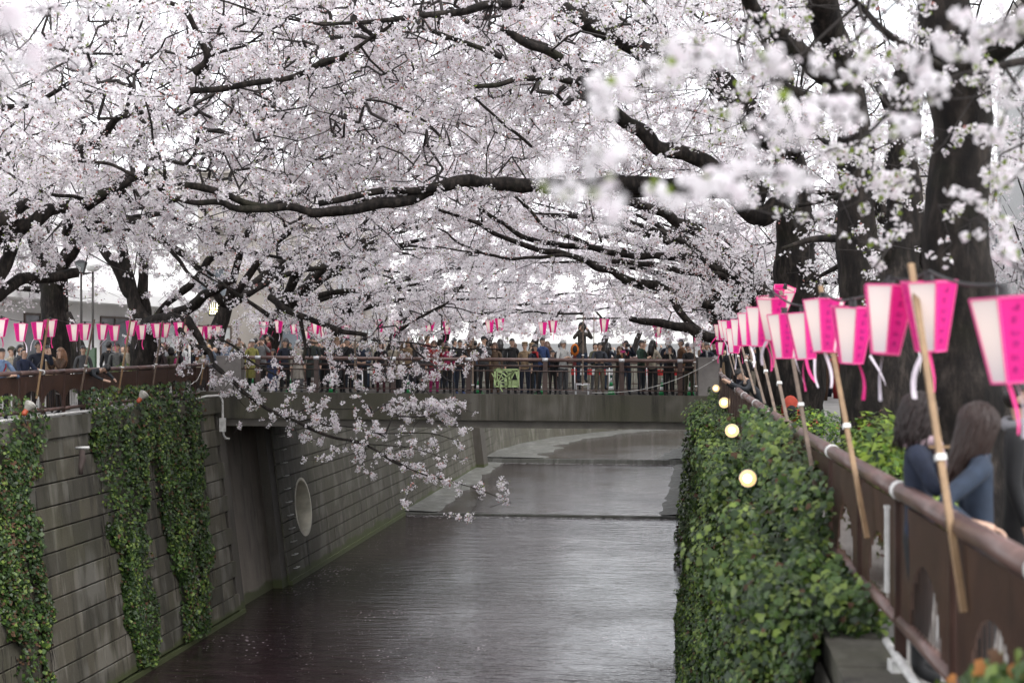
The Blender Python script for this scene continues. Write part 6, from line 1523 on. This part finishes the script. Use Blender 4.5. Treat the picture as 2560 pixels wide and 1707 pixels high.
# crowd further off along both banks
def crowd(name, spots, label):
    vs, fs, mi = [], [], []; mats = [cloth(c) for c in (BK, NV, GY, BRN, CRM, LG_, RED, TAN)] + [SKIN, HAIRB]
    b = MB()
    for (u, v, z) in spots:
        c = can(u, v, z); h = random.uniform(.93, 1.05); m = random.choice([0, 0, 0, 1, 1, 2, 3, 4, 5, 6, 7])
        b.tube([c + Vector((0, 0, t * h)) for t in (.0, .5, .9, 1.2, 1.4, 1.47)], [.10, .14, .17, .20, .17, .06], 8, m)
        b.ball(c + Vector((0, 0, 1.58 * h)), (.085, .095, .115), 8, 6, 8); b.ball(c + Vector((0, .02, 1.61 * h)), (.093, .10, .105), 8, 6, 9, keep=lambda j, i: j < 3 or i < 5)
        for s in (-1, 1): b.tube([c + Vector((.19 * s, 0, 1.38 * h)), c + Vector((.24 * s, -.05, 1.1 * h)), c + Vector((.15 * s, -.25, 1.15 * h))], [.06, .05, .035], 5, m)
    o = b.build(name, mats, None, True); o['kind'] = 'stuff'; tag(o, label)
crowd('crowd', [(random.uniform(-22, -15.2), random.uniform(50, 90), LG) for _ in range(90)] + [(random.uniform(-19, -15.3), random.uniform(43, 50), LG) for _ in range(14)] + [(random.uniform(1.6, 6), random.uniform(50, 90), RG) for _ in range(70)], 'distant crowd strolling along both banks beyond the bridge')

# ------------------------------------------------------------------ cones and barriers on the bridge
CG, CW = simple('cone_green', (.02, .28, .09), .5, bmp=0), simple('cone_white', (.75, .75, .74), .5, bmp=0)
def cone(px, d, label):
    x, y, z = onb(px, d); r = empty('traffic_cone', (x, y, z)); tag(r, label, 'cone', 'green and white cones on the bridge')
    b = MB(); b.box(-.17, .17, -.17, .17, 0, .03); b.build('base', CG, r)
    for k in range(5):
        b = MB(); z0, z1 = .03 + k * .13, .03 + (k + 1) * .13; f = lambda zz: .12 - .13 * (zz / .7)
        b.tube([Vector((0, 0, z0)), Vector((0, 0, z1))], [f(z0), f(z1)], 14); b.build('stripe', CG if k % 2 == 0 else CW, r, True)
for px, lb in ((634, 'left most by the pillar'), (724, 'plain green top beside the cream coat'), (828, 'wrapped in a white sheet'), (1019, 'under the blossoms'), (1197, 'left of the green plaque'), (1349, 'right of the plaque'), (1528, 'beside the khaki trousers'), (1656, 'behind the cream knit'), (1727, 'by the right pillar')):
    cone(px, 44.35, 'green and white striped cone on the bridge, ' + lb)
def barrier(px, label):
    x, y, z = onb(px, 45.2); r = empty('road_barrier', (x, y, z)); tag(r, label, 'barrier', 'white and red road barriers on the bridge')
    for s in (-1, 1):
        b = MB(); b.tube([Vector((.55 * s, -.2, 0)), Vector((.55 * s, 0, .85)), Vector((.55 * s, .2, 0))], .018, 6); b.build('leg', CW, r, True)
    for k in range(6):
        b = MB(); b.box(-.66 + k * .22, -.66 + k * .22 + .218, -.02, .02, .62, .80); b.build('board_stripe', CW if k % 2 else simple('barrier_red', (.6, .03, .03), .5, bmp=0), r)
barrier(1480, 'white and red barrier behind the khaki trousers'); barrier(1660, 'white and red barrier with an arrow board behind the cream knit'); barrier(950, 'white and red barrier in the left half of the bridge')

# ------------------------------------------------------------------ buildings
STW = simple('stucco_white', (.80, .80, .79), .85, var=.04, scale=1); STG = simple('stucco_grey', (.33, .30, .27), .85, var=.1, scale=1); GLS = simple('window_glass', (.16, .18, .20), .12, bmp=0, var=.3, scale=1); BLND = simple('window_blind', (.50, .52, .52), .7, bmp=0, var=.1)
FRB = simple('window_frame_brown', (.10, .075, .06), .5, bmp=0); FRG = simple('window_frame_grey', (.30, .31, .32), .5, bmp=0)
def building(label, u0, u1, v0, v1, z0, h, wm, wins=(), endwins=(), roof=True, frm=FRB, side=1):
    """wins: (v, z, width, height) on the canal face; endwins: (u, z, w, h) on the near end"""
    org = can((u0 + u1) / 2, (v0 + v1) / 2, z0); r = empty('building', org, -TH); tag(r, label, 'building')
    hu, hv = (u1 - u0) / 2, (v1 - v0) / 2; b = MB(); b.box(-hu, hu, -hv, hv, 0, h); b.build('wall', wm, r)
    if roof: b = MB(); b.box(-hu - .3, hu + .3, -hv - .3, hv + .3, h + .002, h + .25); b.build('roof', STG, r)
    fx = hu * side
    for v, z, w_, hh in wins:
        y = v - (v0 + v1) / 2; b = MB(); x0, x1 = sorted((fx - .04 * side, fx + .06 * side))
        for a in ((y - w_/2 - .08, y + w_/2 + .08, z - hh/2 - .08, z - hh/2), (y - w_/2 - .08, y + w_/2 + .08, z + hh/2, z + hh/2 + .08), (y - w_/2 - .08, y - w_/2, z - hh/2, z + hh/2), (y + w_/2, y + w_/2 + .08, z - hh/2, z + hh/2), (y - .03, y + .03, z - hh/2, z + hh/2)): b.box(x0, x1, *a)
        f = b.build('window', frm, r); b = MB(); b.box(min(fx, fx + .02 * side), max(fx, fx + .02 * side), y - w_/2, y + w_/2, z - hh/2, z + hh/2); b.build('pane', BLND if random.random() < .5 else GLS, f)
    for u, z, w_, hh in endwins:
        x = u - (u0 + u1) / 2; b = MB()
        for a in ((x - w_/2 - .08, x + w_/2 + .08, z - hh/2 - .08, z - hh/2), (x - w_/2 - .08, x + w_/2 + .08, z + hh/2, z + hh/2 + .08), (x - w_/2 - .08, x - w_/2, z - hh/2, z + hh/2), (x + w_/2, x + w_/2 + .08, z - hh/2, z + hh/2), (x - .03, x + .03, z - hh/2, z + hh/2)): b.box(a[0], a[1], -hv - .06, -hv + .04, a[2], a[3])
        f = b.build('window', frm, r); b = MB(); b.box(x - w_/2, x + w_/2, -hv - .02, -hv, z - hh/2, z + hh/2); b.build('pane', BLND if random.random() < .5 else GLS, f)
    return r
r = building('long white building with brown framed windows behind the left bank trees', -33, -24, 44, 68, LG, 8.5, STW, [(50.6, 1.9, 2.4, 1.7), (57.6, 1.9, 2.8, 1.7), (63.5, 1.9, 2.4, 1.7)])
b = MB(); b.box(4.5, 5.7, -12, 12, 3.3, 3.75); b.build('canopy', STW, r)
building('grey beige shop building with a lit sign beyond the bridge on the left', -30, -18.2, 70, 86, LG, 7.5, STG, [(74, 1.6, 3, 2.0), (80, 1.6, 3, 2.0), (74, 4.8, 2, 1.4), (80, 4.8, 2, 1.4)], [(-20.3, 1.7, 2.2, 2.2), (-24, 4.8, 2, 1.4), (-24, 1.6, 2, 1.8)])
mm, nt_, bb = nodes('sign_glow'); bb.inputs['Base Color'].default_value = (.9, .85, .5, 1); bb.inputs['Emission Color'].default_value = (1, .95, .6, 1); bb.inputs['Emission Strength'].default_value = 1.4
o0 = P(541, 771, 58); r = empty('shop_sign', o0); tag(r, 'small square shop sign with glowing characters on a dark board', 'sign')
b = MB(); b.box(-.30, .30, -.04, .04, -.32, .32); b.build('board', BLACKC, r)
b = MB()
for cx_ in (-.14, .12):
    for x0, x1, z0, z1 in ((-.10, -.075, -.02, .20), (-.02, .005, .02, .24), (.06, .085, -.02, .20), (-.11, .10, -.03, .0), (-.11, .10, -.12, -.09), (-.11, -.08, -.22, -.09), (.07, .10, -.22, -.09), (-.11, .10, -.24, -.21), (-.02, .005, -.22, -.03)): b.box(cx_ + x0, cx_ + x1, -.055, -.041, z0, z1)
b.build('lettering', mm, r)
building('pale grey apartment block with balconies on the right hand street', 13, 24, 38, 62, RG, 15, simple('stucco_pale', (.50, .50, .49), .85, var=.06), [(v, z, 2.0, 1.4) for v in (41, 46, 51, 56) for z in (1.8, 4.8, 7.8, 10.8)], [(u, z, 1.8, 1.4) for u in (15, 18.5, 22) for z in (1.8, 4.8, 7.8, 10.8)], frm=FRG, side=-1)
building('white corner building near the right edge behind the street tree', 11, 21, 18, 33, RG, 12, STW, [(v, z, 1.8, 1.4) for v in (21, 25, 29) for z in (1.8, 4.8, 7.8)], [(u, z, 1.6, 1.4) for u in (13, 17) for z in (1.8, 4.8, 7.8)], frm=FRG, side=-1)
building('tall grey building behind the far left trees', -40, -26, 92, 120, LG, 13, STG, [(v, z, 2, 1.5) for v in range(95, 119, 4) for z in (2, 5, 8)], frm=FRG)
building('grey office building beyond the right bank trees', 12, 28, 84, 110, RG, 12, STG, [(v, z, 2, 1.5) for v in range(87, 109, 4) for z in (2, 5, 8)], [(u, z, 2, 1.5) for u in range(14, 27, 4) for z in (2, 5, 8)], frm=FRG, side=-1)

# street lamps on the left bank
def lamp_post(px, py, d, label, globe):
    c = P(px, py, d); base = Vector((c.x, c.y, LG)); r = empty('street_lamp', base); tag(r, label, 'street lamp')
    b = MB(); b.tube([Vector((0, 0, 0)), Vector((0, 0, c.z - LG - .16))], [.045, .03], 10); b.build('post', simple('lamp_post_dark', (.03, .025, .022), .5, bmp=0), r, True)
    if globe:
        b = MB(); b.ball((0, 0, c.z - LG), (.24, .24, .2), 16, 10); b.build('lamp_shade', simple('globe_white', (.8, .8, .78), .4, bmp=0), r, True)
    else:
        b = MB(); h = c.z - LG; b.tube([Vector((0, 0, h - .18)), Vector((0, 0, h + .12))], [.10, .19], 4); b.build('lamp_shade', simple('lantern_glass_grey', (.2, .22, .22), .2, bmp=0), r)
        b = MB(); b.tube([Vector((0, 0, h + .121)), Vector((0, 0, h + .2))], [.22, .08], 4); b.build('cap', BLACKC, r)
lamp_post(232, 664, 44, 'white globe street lamp before the white building', True)
lamp_post(203, 668, 40, 'dark square street lantern beside the cut stub', False)
b = MB(); b.tube([Vector((0, 0, 0)), Vector((0, 0, 2.0))], .035, 8); o = b.build('white_post', TAPE, None, True); o.location = can(-15.2, 42.3, LG); tag(o, 'slim white post beside the man with the raised phone', 'post')
b = MB(); b.box(-.45, .45, -.03, .03, .2, 1.6); o = b.build('notice_board', simple('board_green', (.05, .10, .05), .6)); o.location = can(-17.2, 39.5, LG); o.rotation_euler = (0, 0, -.9); tag(o, 'green notice board with a brown edge behind the bending man', 'board')
for (v, z, w_, h_, lb) in ((8.2, 6.62, .34, .52, 'white sheet showing through the railing arch under the denim woman'), (9.55, 6.55, .30, .62, 'tall white sheet behind the bars beside the white stick'), (10.9, 6.6, .2, .3, 'small white sheet low behind the right railing bars')):
    b = MB(); b.box(-.004, .004, -w_ / 2, w_ / 2, -h_ / 2, h_ / 2); b.box(-.006, .006, -w_ / 2, w_ / 2, h_ / 2, h_ / 2 + .012); o = b.build('white_sheet', TAPE); o.location = can(rail_u(v) + .10, v, z); o.rotation_euler = (0, .04, -TH + .03); tag(o, lb, 'paper')  # plain white sheets added behind the bars, showing through the arches
b = MB(); b.box(-.012, .012, -.012, .012, -.27, .27); b.box(-.016, .016, -.016, .016, .255, .275); o = b.build('white_stick', TAPE); o.location = can(rail_u(9.12) - .06, 9.12, 6.80); tag(o, 'white stick tied upright to a post of the right railing', 'stick')
for (v, lb) in ((31.0, 'white sheet behind the bars left of the first lamp'), (32.6, 'narrow white sheet behind the left railing bars'), (40.6, 'white sheet showing through the last arch before the pillar')):
    b = MB(); b.box(-.004, .004, -.16, .16, -.26, .26); b.box(-.006, .006, -.16, .16, .26, .275); o = b.build('white_sheet', TAPE); o.location = can(LRU - .12, v, 6.86); o.rotation_euler = (0, 0, -TH); tag(o, lb, 'paper')  # more white sheets added behind the left railing bars
r = empty('wall_drain', P(197, 1120, 30.9)); tag(r, 'rusty drain spout under a short bar on the left wall', 'drain')
o3 = Vector(r.location); q = lambda x, y, d: P(x, y, d) - o3
b = MB(); b.tube([q(190, 1120, 30.9), q(222, 1119, 30.7)], .03, 8); b.build('bar', WHITEP, r, True)
b = MB(); b.tube([q(205, 1122, 31.1), q(206, 1150, 31.0), q(202, 1165, 30.9), q(202, 1186, 30.9)], [.05, .08, .06, .05], 8); b.build('spout', simple('rust', (.05, .035, .03), .8), r, True)
# dead leaves: litter specks on the water
b = MB()
for (px, py, col) in ((1608, 1233, 0), (1651, 1290, 0)):
    d = 8.0 * F / (py - CY); q = P(px, py, d); 
o = None

from collections import Counter
ct = Counter()
for o in COL.objects:
    if o.type == 'MESH': ct[o.name.split('.')[0]] += len(o.data.polygons) * 2
print('TRIS', ct.most_common(12))
print('TRIS', sum(len(o.data.polygons) * 2 for o in COL.objects if o.type == 'MESH'))
